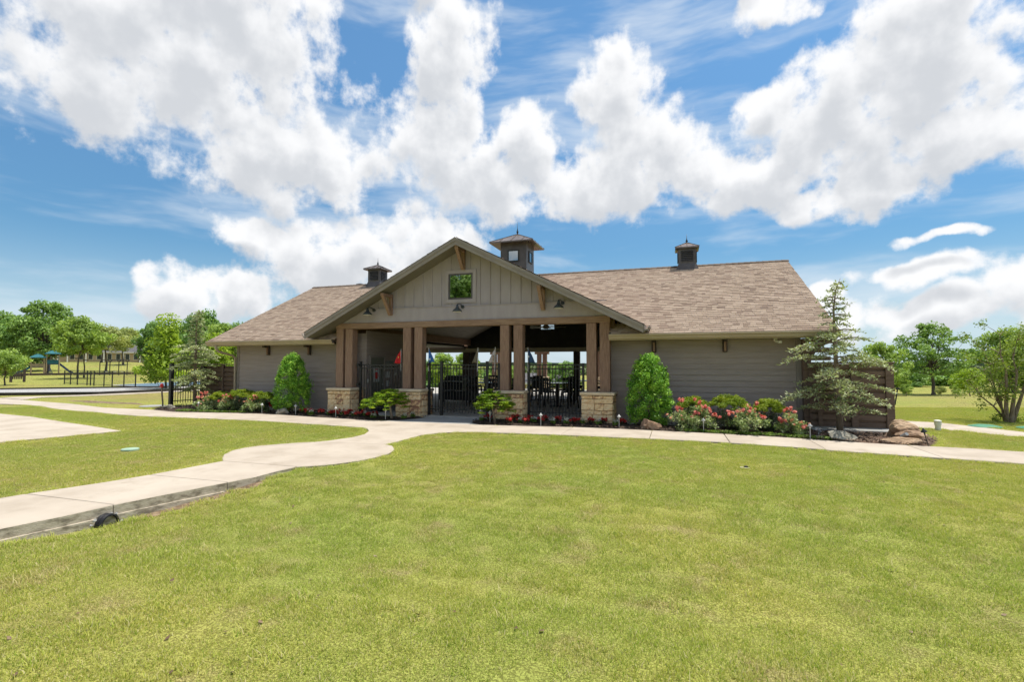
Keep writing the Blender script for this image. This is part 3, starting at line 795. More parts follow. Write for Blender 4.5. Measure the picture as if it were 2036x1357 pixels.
# the face is boarded as flat panels between battens
FR0, FR1 = 2.957, 3.40
xw0, xw1, zw0, zw1 = -6.64, -5.83, 3.60, 4.40
bx = CX - 4.0
k = 0
while bx < CX + 4.0:
    zt = gzf(bx + (0.02 if bx > CX else -0.02)) - 0.205
    segs = [(FR1 + 0.004, zt)]
    if xw0 - 0.13 < bx < xw1 + 0.13:
        segs = [(FR1 + 0.004, zw0 - 0.115), (zw1 + 0.115, zt)]
    for z0, z1 in segs:
        if z1 - z0 > 0.06:
            part('batten', MB().box(bx - 0.021, bx + 0.021, GY - 0.022, GY + 0.01, z0, z1), M['gable'], gb)
    bx += 0.323
fz = [(CX - 4.60, FR0), (CX + 4.38, FR0), (CX + 4.38, gzf(CX + 4.38) - 0.21), (CX + (GAP - 0.21 - FR1) / GSL, FR1), (CX - (GAP - 0.21 - FR1) / GSL, FR1), (CX - 4.60, gzf(CX - 4.60) - 0.21)]
part('frieze_board', MB().extr([(x, GY - 0.028, z) for x, z in fz], (0, 0.03, 0)), M['gable'], gb)
part('drip_cap', MB().box(CX - 4.45, CX + 4.35, GY - 0.05, GY - 0.029, FR1 - 0.018, FR1 + 0.003), M['gable'], gb)
wdw = part('window', MB().box(xw0, xw1, GY - 0.008, GY + 0.05, zw0, zw1), M['house_dark'], gb) if False else empty('window', (0, 0, 0), parent=pav)
for nm, bxs in (('casing', [(xw0-0.11, xw1+0.11, zw1, zw1+0.11), (xw0-0.11, xw1+0.11, zw0-0.11, zw0), (xw0-0.11, xw0, zw0+0.002, zw1-0.002), (xw1, xw1+0.11, zw0+0.002, zw1-0.002)]),
                ('frame', [(xw0+0.002, xw1-0.002, zw1-0.05, zw1-0.002), (xw0+0.002, xw1-0.002, zw0+0.002, zw0+0.05), (xw0+0.002, xw0+0.05, zw0+0.05, zw1-0.05), (xw1-0.05, xw1-0.002, zw0+0.05, zw1-0.05)])):
    for (a, b, c, d) in bxs:
        y0 = GY - 0.034 if nm == 'casing' else GY - 0.024
        part(nm, MB().box(a, b, y0, GY + 0.002, c, d), M['gable'] if nm == 'casing' else M['bronze'], wdw)
part('pane', MB().box(xw0 + 0.048, xw1 - 0.048, GY - 0.012, GY - 0.004, zw0 + 0.048, zw1 - 0.048), M['glass'], wdw)
# timber brackets under the gable overhang
for bx, zt in ((CX, GAP - 0.225), (CX - 2.52, gzf(CX - 2.52) - 0.235), (CX + 2.52, gzf(CX + 2.52) - 0.235)):
    k = empty('gable_bracket', (bx - PO[0], -PO[1], 0), parent=pav)
    zb = zt - (0.68 if bx == CX else 0.72)
    MB().box(-0.06, 0.06, GY - 0.10, GY - 0.024, zb + 0.03, zt - 0.02).build('leg', M['timber'], k, bevel=0.006)
    MB().box(-0.06, 0.06, 13.47, GY - 0.102, zt - 0.12, zt - (0.0 if bx == CX else 0.04)).build('arm', M['timber'], k, bevel=0.006)
    MB().beam((0, 13.52, zt - 0.09), (0, GY - 0.105, zb + 0.05), 0.10, 0.09).build('brace', M['timber'], k, bevel=0.006)

# --- portico columns, beam and stone piers
CYF = 14.0
beam = part('beam', MB().box(-10.72, -1.70, CYF - 0.01, CYF + 0.30, 2.768, 2.955), M['timber_h'], bevel=0.008)
col_me = MB().box(-0.138, 0.138, 0, 0.29, 0, 1.935).mesh('column', bevel=0.01); col_me.materials.append(M['timber'])
for x0 in (-10.575, -10.215, -8.06, -7.655, -4.795, -4.375, -2.225, -1.85):
    link('column', col_me, None, pav, loc=(x0 - PO[0], CYF - PO[1], 0.832))
def stone_block(w, d, h, rng):
    j = lambda: rng.uniform(-0.007, 0.007)
    p = [(0,0,0),(w,0,0),(w,d,0),(0,d,0),(0,0,h),(w,0,h),(w,d,h),(0,d,h)]
    return MB().hexa([(x + j(), y + j(), z + j()) for x, y, z in p]).mesh('stone', bevel=min(0.012, h * 0.12))
def pier(xc, yf, half, depth, ztop, seed):
    rng = random.Random(seed)
    pr = part('stone_pier', MB().box(xc - half + 0.05, xc + half - 0.05, yf + 0.05, yf + depth - 0.05, -0.1, ztop - 0.07), M['mortar'])
    z = -0.04
    while z < ztop - 0.11:
        h = rng.choice((0.13, 0.16, 0.19, 0.11)); h = min(h, ztop - 0.082 - z)
        if ztop - 0.082 - z - h < 0.07: h = ztop - 0.082 - z
        for face in ('front', 'back', 'left', 'right'):
            L = 2 * half if face in ('front', 'back') else depth - 0.2
            a = 0.0
            while a < L - 0.02:
                w = rng.uniform(0.2, 0.5)
                if L - a - w < 0.14: w = L - a
                g_ = 0.009; pr_ = rng.uniform(0.0, 0.016)
                me = stone_block(w - g_, 0.11, h - g_, rng); me.materials.append(M['stone'])
                if face == 'front': loc, rz = (xc - half + a, yf - pr_, z), 0
                elif face == 'back': loc, rz = (xc + half - a, yf + depth + pr_, z), math.pi
                elif face == 'right': loc, rz = (xc + half + pr_, yf + 0.1 + a, z), math.pi / 2
                else: loc, rz = (xc - half - pr_, yf + depth - 0.1 - a, z), -math.pi / 2
                link('stone', me, None, pr, loc=(loc[0] - PO[0], loc[1] - PO[1], loc[2]), rot=(0, 0, rz))
                a += w
        z += h
    cap = MB().box(xc - half - 0.045, xc + half + 0.045, yf - 0.045, yf + depth + 0.045, ztop - 0.078, ztop).mesh('cap', bevel=0.014, off=PO)
    link('cap', cap, M['capstone'], pr)
    return pr
for i, xc in enumerate((-10.395, -7.858, -4.585, -2.037)):
    pier(xc, 13.76, 0.43, 0.80, 0.83, 21 + i)

# --- vaulted ceiling of the breezeway
zc = 0.22
for sg in (-1, 1):
    n_p = 26
    for i in range(n_p):
        s0, s1 = 4.45 * i / n_p + 0.004, 4.45 * (i + 1) / n_p - 0.004
        x0, x1 = CX + sg * s0, CX + sg * s1
        p = [(x0, 14.17, GAP - GSL*s0 - zc), (x1, 14.17, GAP - GSL*s1 - zc), (x1, 14.17, GAP - GSL*s1 - zc + 0.03), (x0, 14.17, GAP - GSL*s0 - zc + 0.03)]
        part('ceiling_plank', MB().extr(p if sg > 0 else p[::-1], (0, 10.7, 0)), M['ceiling'])
    xb = CX + sg * 4.40
    part('side_beam', MB().box(xb - 0.12, xb + 0.12, CYF + 0.32, 24.85, 2.62, 2.93), M['timber'] )
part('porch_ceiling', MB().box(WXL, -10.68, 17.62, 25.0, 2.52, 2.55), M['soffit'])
part('porch_ceiling', MB().box(-1.6, WXR, 24.42, 25.0, 2.40, 2.43), M['soffit'])
# rear gable wall with its window
RY = 24.9
xa, xb_, za, zb_ = -6.56, -5.84, 3.40, 3.98
mb = MB()
tri = lambda x: gzf(x) - 0.2
for x0, x1, z0 in ((CX - 4.5, xa, 2.46), (xb_, CX + 4.5, 2.46)):
    top = [(x1, RY, tri(x1)), (x0, RY, tri(x0))]
    mb.extr([(x0, RY, z0), (x1, RY, z0)] + top, (0, 0.12, 0))
mb.box(xa, xb_, RY, RY + 0.12, 2.46, za)
mb.extr([(xa, RY, zb_), (xb_, RY, zb_), (xb_, RY, tri(xb_)), (CX, RY, tri(CX)), (xa, RY, tri(xa))], (0, 0.12, 0))
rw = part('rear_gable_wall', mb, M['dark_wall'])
win2 = empty('rear_window', (0, 0, 0), parent=pav)
part('pane', MB().box(xa, xb_, RY + 0.05, RY + 0.058, za, zb_), M['clear'], win2)
part('muntin', MB().box((xa+xb_)/2 - 0.012, (xa+xb_)/2 + 0.012, RY + 0.03, RY + 0.049, za, zb_), M['bronze'], win2)
part('rear_header', MB().box(WXL, -1.8, RY - 0.02, RY + 0.16, 2.24, 2.455), M['header'])
for x0, x1 in ((-10.86, -10.50), (-10.42, -10.08), (-7.86, -7.56), (-4.84, -4.54), (-2.3, -2.0), (-15.4, -15.1)):
    part('rear_column', MB().box(x0, x1, RY - 0.1, RY + 0.2, 0.012, 2.238), M['dark_timber'], bevel=0.008)

# --- door and notices on the breezeway's side wall (faces +x at x = -9.9)
DX = -9.9
door = empty('door', (DX - PO[0], 14.72 - PO[1], 0.012), parent=pav)
MB().box(0, 0.02, 0.05, 0.86, 0, 1.82).build('leaf', M['door'], door)
for b_ in ((0, 0.05, 0, 0.05, 0, 1.88), (0, 0.05, 0.86, 0.91, 0, 1.88), (0, 0.05, 0.05, 0.86, 1.82, 1.88)):
    MB().box(*b_).build('frame', M['trim'], door)
MB().tube([(0.02, 0.78, 0.88), (0.07, 0.78, 0.88), (0.07, 0.68, 0.88)], 0.012, 8).build('handle', M['light_grey'], door)
ds = MB().box(0.022, 0.028, 0.22, 0.56, 0.98, 1.48).build('sign_plate', M['paper'], door)
MB().lathe([(0.0, 0), (0.10, 0.0), (0.10, 0.004), (0.0, 0.004)], n=8).mesh('x')
oc = MB().extr([(0.030, 0.39 + 0.13 * math.cos(a), 1.2 + 0.13 * math.sin(a)) for a in [R(22.5 + 45 * q) for q in range(8)]], (0.003, 0, 0))
oc.build('stop_sign', M['red'], door)
for q in range(3):
    MB().box(0.0285, 0.031, 0.27, 0.51, 1.39 + 0.028 * q, 1.405 + 0.028 * q).build('sign_line', M['red'], door)
for q in range(4):
    MB().box(0.0285, 0.031, 0.27, 0.51, 1.0 + 0.02 * q, 1.008 + 0.02 * q).build('sign_line', M['house_dark'], door)
for nm, y0, y1, z0, z1, mt in (('notice_board', 15.62, 16.18, 1.50, 1.72, 'house_dark'), ('notice_sheet', 15.72, 15.84, 1.12, 1.34, 'paper'), ('notice_sheet', 15.88, 16.0, 1.12, 1.34, 'paper'), ('notice_sheet', 15.78, 15.95, 0.80, 1.02, 'paper'), ('thermostat', 16.35, 16.43, 1.2, 1.3, 'pvc'), ('switch_plate', 14.6, 14.66, 0.98, 1.1, 'pvc')):
    MB().box(DX + 0.001, DX + 0.02, y0, y1, z0, z1).build(nm, M[mt], pav, off=PO)
for q in range(6):
    MB().box(DX + 0.021, DX + 0.024, 15.66, 16.14, 1.53 + q * 0.029, 1.54 + q * 0.029).build('notice_line', M['grey_box'], pav, off=PO)

# --- cupolas
def cupola(cx, cy, hw, z0, zb, zt, over, zap, ztip, flare, windows):
    k = empty('cupola', (cx - PO[0], cy - PO[1], 0), parent=pav)
    mb = MB()
    if flare:
        prof = [(hw + flare, z0), (hw + flare * 0.55, z0 + (zb - z0) * 0.45), (hw + flare * 0.15, z0 + (zb - z0) * 0.85), (hw, zb), (hw, zt)]
    else:
        prof = [(hw, z0), (hw, zt)]
    vs, fs = [], []
    for h_, z in prof:
        vs += [(-h_, -h_, z), (h_, -h_, z), (h_, h_, z), (-h_, h_, z)]
    for i in range(len(prof) - 1):
        fs += [(4*i+q, 4*i+(q+1) % 4, 4*i+4+(q+1) % 4, 4*i+4+q) for q in range(4)]
    mb.add(vs, fs); mb.build('body', M['bronze'], k)
    # roof: low pyramid with seams
    ho = hw + over; zr = zt - over * 0.16
    mb = MB()
    mb.add([(-ho, -ho, zr), (ho, -ho, zr), (ho, ho, zr), (-ho, ho, zr), (0, 0, zap), (-hw, -hw, zt - 0.005), (hw, -hw, zt - 0.005), (hw, hw, zt - 0.005), (-hw, hw, zt - 0.005),
            (-ho, -ho, zr - 0.05), (ho, -ho, zr - 0.05), (ho, ho, zr - 0.05), (-ho, ho, zr - 0.05)],
           [(0,1,4),(1,2,4),(2,3,4),(3,0,4),(0,9,10,1),(1,10,11,2),(2,11,12,3),(3,12,9,0),(9,5,6,10),(10,6,7,11),(11,7,8,12),(12,8,5,9)])
    rf = mb.build('cap_roof', M['bronze_roof'], k)
    sm = MB()
    for q in range(4):
        a = q * math.pi / 2; c, s_ = math.cos(a), math.sin(a)
        rot = lambda p: (p[0]*c - p[1]*s_, p[0]*s_ + p[1]*c, p[2])
        sm.beam(rot((ho, ho, zr)), rot((0.02, 0.02, zap - 0.01)), 0.03, 0.03)
        for t in (-0.5, 0.0, 0.5):
            top = 1 - abs(t)
            e = (t * ho, -ho, zr + 0.008); m_ = (t * ho, -ho + ho * top * 0.97, zr + (zap - zr) * top * 0.97 + 0.008)
            sm.beam(rot(e), rot(m_), 0.012, 0.022)
    sm.build('seam', M['bronze'], rf)
    fl = ztip - zap
    MB().lathe([(0.05, -0.02), (0.02, 0.02), (0.045, fl*0.14), (0.045, fl*0.2), (0.016, fl*0.28), (0.028, fl*0.34), (0.012, fl*0.4), (0.003, fl)], (0, 0, zap), 10).build('finial', M['black_iron'], k, smooth=True)
    for q in range(4):
        a = q * math.pi / 2
        f_ = empty('cupola_window' if windows else 'louvre', (0, 0, 0), a, parent=k)
        if windows:
            w_ = hw * 0.43; y = -hw - 0.004
            zl, zh = zb, zb + w_ * 2.0
            for b_ in ((-w_, w_, zh - 0.04, zh), (-w_, w_, zl, zl + 0.04), (-w_, -w_ + 0.04, zl + 0.04, zh - 0.04), (w_ - 0.04, w_, zl + 0.04, zh - 0.04)):
                MB().box(b_[0], b_[1], y - 0.035, y, b_[2], b_[3]).build('frame', M['black_iron'], f_)
            MB().box(-w_ + 0.04, w_ - 0.04, y - 0.012, y - 0.004, zl + 0.04, zh - 0.04).build('pane', M['glass'], f_)
        else:
            w_ = hw * 0.68; y = -hw - 0.003; zl, zh = zb + (zt - zb) * 0.12, zt - (zt - zb) * 0.24
            MB().box(-w_, w_, y - 0.004, y, zl, zh).build('louvre_back', M['pipe'], f_)
            n = 6
            for i in range(n):
                z = zl + (zh - zl) * i / n
                MB().hexa([(-w_, y - 0.035, z), (w_, y - 0.035, z), (w_, y - 0.03, z - 0.0), (-w_, y - 0.03, z), (-w_, y - 0.006, z + (zh-zl)/n*0.62), (w_, y - 0.006, z + (zh-zl)/n*0.62), (w_, y - 0.001, z + (zh-zl)/n*0.62), (-w_, y - 0.001, z + (zh-zl)/n*0.62)]).build('slat', M['bronze'], f_)
    return k
cupola(-6.10, 19.47, 0.545, 4.7, 5.72, 6.55, 0.36, 6.97, 7.5, 0, True)
cupola(-12.72, 19.47, 0.305, 5.0, 5.29, 5.90, 0.15, 6.10, 6.44, 0.10, False)
cupola(0.48, 19.47, 0.305, 5.0, 5.29, 5.90, 0.11, 6.12, 6.44, 0.10, False)
part('flashing', MB().beam((-5.545, 18.95, 5.12), (-5.545, 19.47, 5.17), 0.03, 0.05), M['white_flash'])
k = MB().lathe([(0.13, 0), (0.13, 0.22)], (-14.0, 20.0, 5.0), 12).lathe([(0.19, 0.22), (0.19, 0.26), (0.1, 0.27)], (-14.0, 20.0, 5.0), 12).lathe([(0.09, 0.26), (0.09, 0.32)], (-14.0, 20.0, 5.0), 12).lathe([(0.2, 0.32), (0.2, 0.36), (0.05, 0.40)], (-14.0, 20.0, 5.0), 12)
part('roof_vent', k, M['black_iron'])

# --- utility bits fixed to the walls
part('utility_box', MB().box(-10.98, -10.85, WY - 0.13, WY - 0.03, 0.33, 0.55), M['grey_box'], bevel=0.006)
part('conduit', MB().tube([(-10.93, WY - 0.08, 0.33), (-10.93, WY - 0.08, -0.02)], 0.022, 8), M['grey_box'])
part('outlet_cover', MB().box(1.22, 1.34, WY - 0.07, WY - 0.024, 0.56, 0.64), M['light_grey'], bevel=0.005)
part('flood_light', MB().box(2.44, 2.52, 14.35, 14.45, 2.20, 2.275).beam((2.5, 14.36, 2.21), (2.56, 14.22, 2.17), 0.09, 0.06), M['lamp_white'])

# ================================================================== lamps, flags, iron fences at the gate
def barn_lamp(x, label):
    o = empty('gooseneck_lamp', (x, GY - 0.03, 3.36), label=label, cat='wall lamp', group='barn lamps on the gable')
    MB().tube([(0.05, 0.0, 0.0), (0.05, -0.03, 0.0)], 0.055, 12).build('wall_plate', M['lamp_metal'], o, smooth=False)
    MB().tube([(0.05, -0.02, 0.0), (0.04, -0.10, 0.05), (0.02, -0.20, 0.075), (0.0, -0.27, 0.06), (0, -0.30, 0.02)], 0.014, 8).build('arm', M['lamp_metal'], o)
    MB().lathe([(0.015, 0.05), (0.03, 0.04), (0.04, -0.02), (0.05, -0.06), (0.10, -0.10), (0.14, -0.15), (0.145, -0.18), (0.13, -0.178)], (0, -0.30, 0), 20).build('shade', M['lamp_metal'], o, smooth=True)
    MB().lathe([(0.02, -0.17), (0.135, -0.179), (0.135, -0.186), (0.02, -0.184)], (0, -0.30, 0), 20).build('reflector', M['lamp_white'], o)
barn_lamp(-9.33, 'dark barn lamp on the gable nearest the left column pair')
barn_lamp(-6.20, 'dark barn lamp straight under the gable window')
barn_lamp(-3.09, 'dark barn lamp on the gable above the right hand bay')

picket_cache = {}
def iron_panel(o, x0, x1, z_top=1.6, z0=0.1, rails=(1.585, 1.47, 0.2), sp=0.098):
    key = (z0, z_top)
    if key not in picket_cache:
        me = MB().box(-0.0085, 0.0085, -0.0085, 0.0085, z0, z_top).mesh('picket'); me.materials.append(M['black_iron']); picket_cache[key] = me
    n = int((x1 - x0) / sp)
    for i in range(1, n):
        link('picket', picket_cache[key], None, o, loc=(x0 + (x1 - x0) * i / n, 0, 0))
    for z in rails:
        MB().box(x0, x1, -0.014, 0.014, z - 0.016, z + 0.016).build('rail', M['black_iron'], o)
def post(o, x, h, w=0.03, z0=-0.02, cap=True):
    p = MB().box(x - w, x + w, -w, w, z0, h)
    if cap: p.box(x - w - 0.008, x + w + 0.008, -w - 0.008, w + 0.008, h, h + 0.015)
    return p.build('post', M['black_iron'], o)
FY = 13.95 + 0.27
o = empty('iron_fence', (-9.93, FY, 0), label='black picket fence bay in front of the door, behind the lime maple', cat='fence', group='iron fence bays')
iron_panel(o, 0.07, 1.62); post(o, 0.04, 1.68); post(o, 1.62, 1.62)
o = empty('iron_gate', (-7.40, FY, 0), label='black picket double gate between the middle stone piers', cat='gate', group='iron fence bays')
iron_panel(o, 0.05, 0.46); iron_panel(o, 0.46, 1.98); iron_panel(o, 2.02, 2.36)
post(o, 0.03, 1.66, 0.035); post(o, 0.46, 1.68, 0.04); post(o, 1.98, 1.68, 0.035); post(o, 2.36, 1.62, 0.03)
MB().box(1.90, 1.95, -0.05, 0.05, 1.02, 1.25).build('latch', M['black_iron'], o)
MB().tube([(1.86, -0.06, 1.1), (1.86, -0.06, 0.95)], 0.012, 6).build('handle', M['black_iron'], o)
o = empty('iron_fence', (-4.13, FY, 0), label='black picket fence bay before the round table, beside the right pier', cat='fence', group='iron fence bays')
iron_panel(o, 0.05, 1.62); post(o, 0.02, 1.63, 0.035); post(o, 1.64, 1.62)
for hx, hz in ((-9.92, 1.58), (-9.92, 0.95), (-7.36, 1.6), (-7.36, 0.9)):
    part('hinge', MB().box(hx - 0.05, hx + 0.02, 14.1, 14.16, hz - 0.04, hz + 0.04), M['black_iron'])

def flag(x, label, cols, seed, lean=0.0, h=0.47, w=0.13):
    o = empty('flag', (x, FY - 0.05, 1.38), label=label, cat='flag', group='small flags on the gate')
    top = 0.74 + (h - 0.47)
    MB().tube([(0, 0, 0), (lean, 0, top)], 0.008, 8).build('staff', M['house_white'], o)
    rng = random.Random(seed)
    nu, nv = 7, 9
    vs, fs = [], []
    for j in range(nv):
        v_ = j / (nv - 1)
        for i in range(nu):
            u_ = i / (nu - 1)
            zz = top - 0.03 - v_ * 0.44 - u_ * 0.06 * (1 - v_)
            ww = (0.03 + 1.35 * w * v_ ** 0.8) * u_
            s_ = -1 if lean >= 0 and rng and seed % 2 == 0 else 1
            vs.append((lean * zz / top + s_ * ww, 0.02 * math.sin(u_ * 9 + v_ * 3 + seed) * (0.3 + v_), zz + 0.012 * math.sin(u_ * 7 + seed)))
    for j in range(nv - 1):
        for i in range(nu - 1):
            fs.append((j*nu+i, j*nu+i+1, (j+1)*nu+i+1, (j+1)*nu+i))
    me = MB().add(vs, fs).mesh('cloth', smooth=True)
    c = link('cloth', me, cols, o)
    md = c.modifiers.new('thick', 'SOLIDIFY'); md.thickness = 0.003
    return o, vs, nu
def cloth(name, c, band=None):
    return material(name, [tuple(v * 0.85 for v in c), c], 0.85, 12, 3)
M['fl_red'] = cloth('red_cloth', (0.62, 0.02, 0.025)); M['fl_blue'] = cloth('blue_cloth', (0.045, 0.15, 0.42)); M['fl_camo'] = cloth('olive_cloth', (0.16, 0.135, 0.085))
M['fl_white'] = cloth('pale_cloth', (0.50, 0.44, 0.42)); M['fl_navy'] = cloth('navy_cloth', (0.03, 0.07, 0.15)); M['emblem'] = material('pale_emblem', [(0.55,0.6,0.65),(0.62,0.66,0.7)], 0.8)
M['emblem_y'] = material('yellow_emblem', [(0.75,0.35,0.06),(0.8,0.42,0.1)], 0.8)
def emblem(o, x, z, mat, r=0.025):
    pts = [(x + r * (1 if q % 2 == 0 else 0.55) * math.cos(q * math.pi / 6), -0.035, z + 1.5 * r * (1 if q % 2 == 0 else 0.6) * math.sin(q * math.pi / 6)) for q in range(12)]
    MB().extr(pts, (0, 0.006, 0)).build('emblem', mat, o)
fl, _, _ = flag(-8.36, 'small red flag hanging beside the second column pair', M['fl_red'], 2, 0.0, 0.45, 0.17); emblem(fl, -0.07, 0.45, M['emblem_y'], 0.028)
fl, _, _ = flag(-7.37, 'small bright blue flag on the gate post', M['fl_blue'], 3, 0.0, 0.48, 0.13); emblem(fl, 0.06, 0.38, M['emblem'], 0.03)
fl, _, _ = flag(-5.72, 'small drab olive flag in the middle of the gate', M['fl_camo'], 4, 0.02, 0.46, 0.12)
fl, _, _ = flag(-5.16, 'small pale pinkish flag left of the third column pair', M['fl_white'], 6, 0.02, 0.47, 0.13)
MB().box(-0.06, -0.02, -0.032, -0.026, 0.32, 0.5).build('emblem', M['rock_tan'], fl)
fl, _, _ = flag(-4.12, 'small navy flag at the fence bay right of the third column pair', M['fl_navy'], 5, 0.0, 0.46, 0.15); emblem(fl, 0.03, 0.45, M['emblem'], 0.03)

# ================================================================== slat screens
def slat_fence(name, x0, x1, y, h, label, posts, gap=0.055, slat=0.125, z0=0.05):
    o = empty(name, ((x0 + x1) / 2, y, 0), label=label, cat='fence', group='brown slat screens')
    L = x1 - x0
    me = MB().box(-L/2, L/2, -0.012, 0.012, 0, slat).mesh('slat', bevel=0.004); me.materials.append(M['fence_wood'])
    me2 = MB().box(-L/2, L/2, 0.035, 0.055, 0, slat).mesh('slat', bevel=0.004); me2.materials.append(M['fence_wood'])
    z = z0
    while z + slat < h + 0.02:
        link('slat', me, None, o, loc=(0, 0, z))
        z += slat + gap
    z = z0 + (slat + gap) / 2
    while z + slat < h + 0.02:
        link('slat', me2, None, o, loc=(0, 0, z)); z += slat + gap
    MB().box(-L/2 - 0.03, L/2 + 0.03, -0.06, 0.09, h, h + 0.035).build('cap_rail', M['fence_wood'], o, bevel=0.004)
    for px, w in posts:
        MB().box(px - (x0+x1)/2 - w, px - (x0+x1)/2 + w, -0.05, 0.034, -0.05, h - 0.001).build('post', M['fence_wood'], o, bevel=0.006)
        # batten in front of the slat ends
    return o
slat_fence('slat_screen', 3.2, 4.98, 14.3, 1.62, 'tall brown slat screen behind the silvery cedar at the right end wall', ((4.16, 0.07), (4.90, 0.085), (3.42, 0.05)))
slat_fence('slat_screen', -18.35, -15.5, 15.5, 1.58, 'brown slat screen beside the left wall corner, behind roses', ((-15.95, 0.05), (-18.3, 0.06), (-17.2, 0.05)))
# timber arch beside the right wall corner
o = empty('timber_arch', (3.12, 14.42, 0), label='brown timber post with curved brace at the right wall corner', cat='arch')
MB().box(-0.032, 0.12, -0.06, 0.2, -0.02, 2.26).build('post', M['fence_wood'], o, bevel=0.006)
arc = [(0.10 + 0.62 * (1 - math.cos(a)), 0.01, 1.62 + 0.60 * math.sin(a)) for a in np.linspace(0, math.pi / 2, 9)]
mb = MB()
for a, b in zip(arc[:-1], arc[1:]): mb.beam(a, b, 0.09, 0.15)
mb.build('curved_brace', M['fence_wood'], o)
MB().box(0.122, 0.70, -0.04, 0.06, 2.16, 2.274).build('top_rail', M['fence_wood'], o, bevel=0.005)
for z in (1.70, 1.9): MB().box(0.12, 0.60, 0.0, 0.04, z, z + 0.10).build('slat', M['fence_wood'], o)
# slab under the screen
sp = empty('service_slab', (0, 0, 0), kind='structure')
slab(sp, ccw([(3.1,13.72),(5.05,13.62),(5.15,15.2),(3.1,15.2)]), 0.15, top=0.06, mat=M['grey_concrete'], side=M['grey_concrete'])
o = empty('iron_fence', (-18.25, 14.15, 0), R(86), label='black picket fence panel at the left end of the garden bed', cat='fence')
iron_panel(o, 0.06, 2.2, 1.5); post(o, 0.0, 1.62, 0.06); post(o, 2.2, 1.55)

# ================================================================== furniture in the breezeway
CH_G = 'black chairs in the breezeway'
def make_chair():
    o = empty('bar_chair', (0, 0, 0), label='x', cat='chair', group=CH_G)
    MB().box(-0.22, 0.22, -0.22, 0.22, 0.56, 0.61).build('seat', M['chair'], o, bevel=0.01)
    mb = MB()
    for i in range(5): mb.box(-0.2 + i * 0.09, -0.15 + i * 0.09, 0.195, 0.215, 0.64, 1.0)
    mb.box(-0.22, 0.22, 0.19, 0.22, 0.98, 1.06).box(-0.22, 0.22, 0.19, 0.22, 0.6, 0.66)
    mb.build('backrest', M['chair'], o)
    for sx_ in (-1, 1):
        for sy_ in (-1, 1):
            MB().beam((sx_ * 0.2, sy_ * 0.2, 0.56), (sx_ * 0.235, sy_ * 0.235, 0), 0.035, 0.035).build('leg', M['chair'], o)
    MB().box(-0.22, 0.22, -0.225, -0.205, 0.2, 0.23).build('foot_rail', M['chair'], o)
    for sx_ in (-1, 1):
        MB().box(sx_ * 0.225 - 0.018, sx_ * 0.225 + 0.018, -0.2, 0.2, 0.76, 0.79).build('armrest', M['chair'], o)
    return o
chair_src = make_chair(); first = [True]
def put_chair(x, y, rz, label):
    if first[0]:
        first[0] = False
        chair_src.location = (x, y, 0.012); chair_src.rotation_euler = (0, 0, rz); chair_src['label'] = label
        return chair_src
    return clone(chair_src, None, (x, y, 0.012), rz, label)
def table_set(x, y, r, n, rot, label, chair_label):
    o = empty('round_table', (x, y, 0.012), label=label, cat='table', group='round tables in the breezeway')
    MB().lathe([(0, 0.86), (r, 0.86), (r + 0.01, 0.875), (r, 0.89), (0, 0.89)], n=28).build('tabletop', M['table'], o)
    MB().lathe([(0.05, 0.03), (0.05, 0.86)], n=12).build('pedestal', M['chair'], o)
    MB().lathe([(0.30, 0.0), (0.30, 0.02), (0.08, 0.05)], n=16).build('base', M['chair'], o)
    for i in range(n):
        a = rot + 2 * math.pi * i / n
        put_chair(x + math.cos(a) * (r + 0.22), y + math.sin(a) * (r + 0.22), a - math.pi / 2, chair_label)
table_set(-4.25, 18.6, 0.55, 6, 0.3, 'round dark table behind the right hand fence bay', 'black chair at the round table behind the right fence bay')
table_set(-3.6, 21.8, 0.55, 4, 0.9, 'round dark table farther back near the right rear column', 'black chair at the table near the right rear column')
table_set(-6.9, 18.3, 0.55, 5, 0.1, 'round dark table behind the middle of the gate', 'black chair at the round table behind the gate')
table_set(-8.2, 21.9, 0.55, 5, 0.5, 'round dark table at the back left of the breezeway', 'black chair at the back left table of the breezeway')
table_set(-5.9, 21.6, 0.55, 4, 0.2, 'round dark table in the middle of the breezeway towards the back', 'black chair at the middle rear table of the breezeway')
# covered grill
o = empty('grill', (-8.75, 19.4, 0.012), label='wide black barbecue with pale handle rail and domed hood', cat='grill')
MB().box(-0.7, 0.7, -0.3, 0.3, 0.1, 0.82).build('cabinet', M['chair'], o, bevel=0.01)
MB().extr([(-0.55, -0.28, 0.83), (0.55, -0.28, 0.83), (0.38, -0.28, 1.12), (-0.38, -0.28, 1.12)], (0, 0.55, 0)).build('hood', M['black_iron'], o)
MB().tube([(-0.5, -0.36, 0.88), (0.5, -0.36, 0.88)], 0.018, 8).build('handle', M['light_grey'], o)
MB().tube([(-0.45, -0.33, 0.5), (0.45, -0.33, 0.5)], 0.012, 8).build('drawer_pull', M['light_grey'], o)
for sx_ in (-0.6, 0.6): MB().lathe([(0.05, 0.0), (0.06, 0.05), (0.05, 0.1)], (sx_, 0, 0), 10).build('caster', M['chair'], o)
# bin by the door
o = empty('trash_can', (-9.45, 14.85, 0.012), label='black bin standing by the side door behind the fence', cat='trash can')
MB().lathe([(0.2, 0), (0.24, 0.6), (0.25, 0.62)], n=18).build('bin', M['black_iron'], o, smooth=True)
MB().lathe([(0.26, 0.62), (0.27, 0.66), (0.2, 0.70), (0.05, 0.72)], n=18).build('lid', M['chair'], o)
MB().box(0.05, 0.12, -0.25, -0.235, 0.42, 0.56).build('sticker', M['paper'], o)
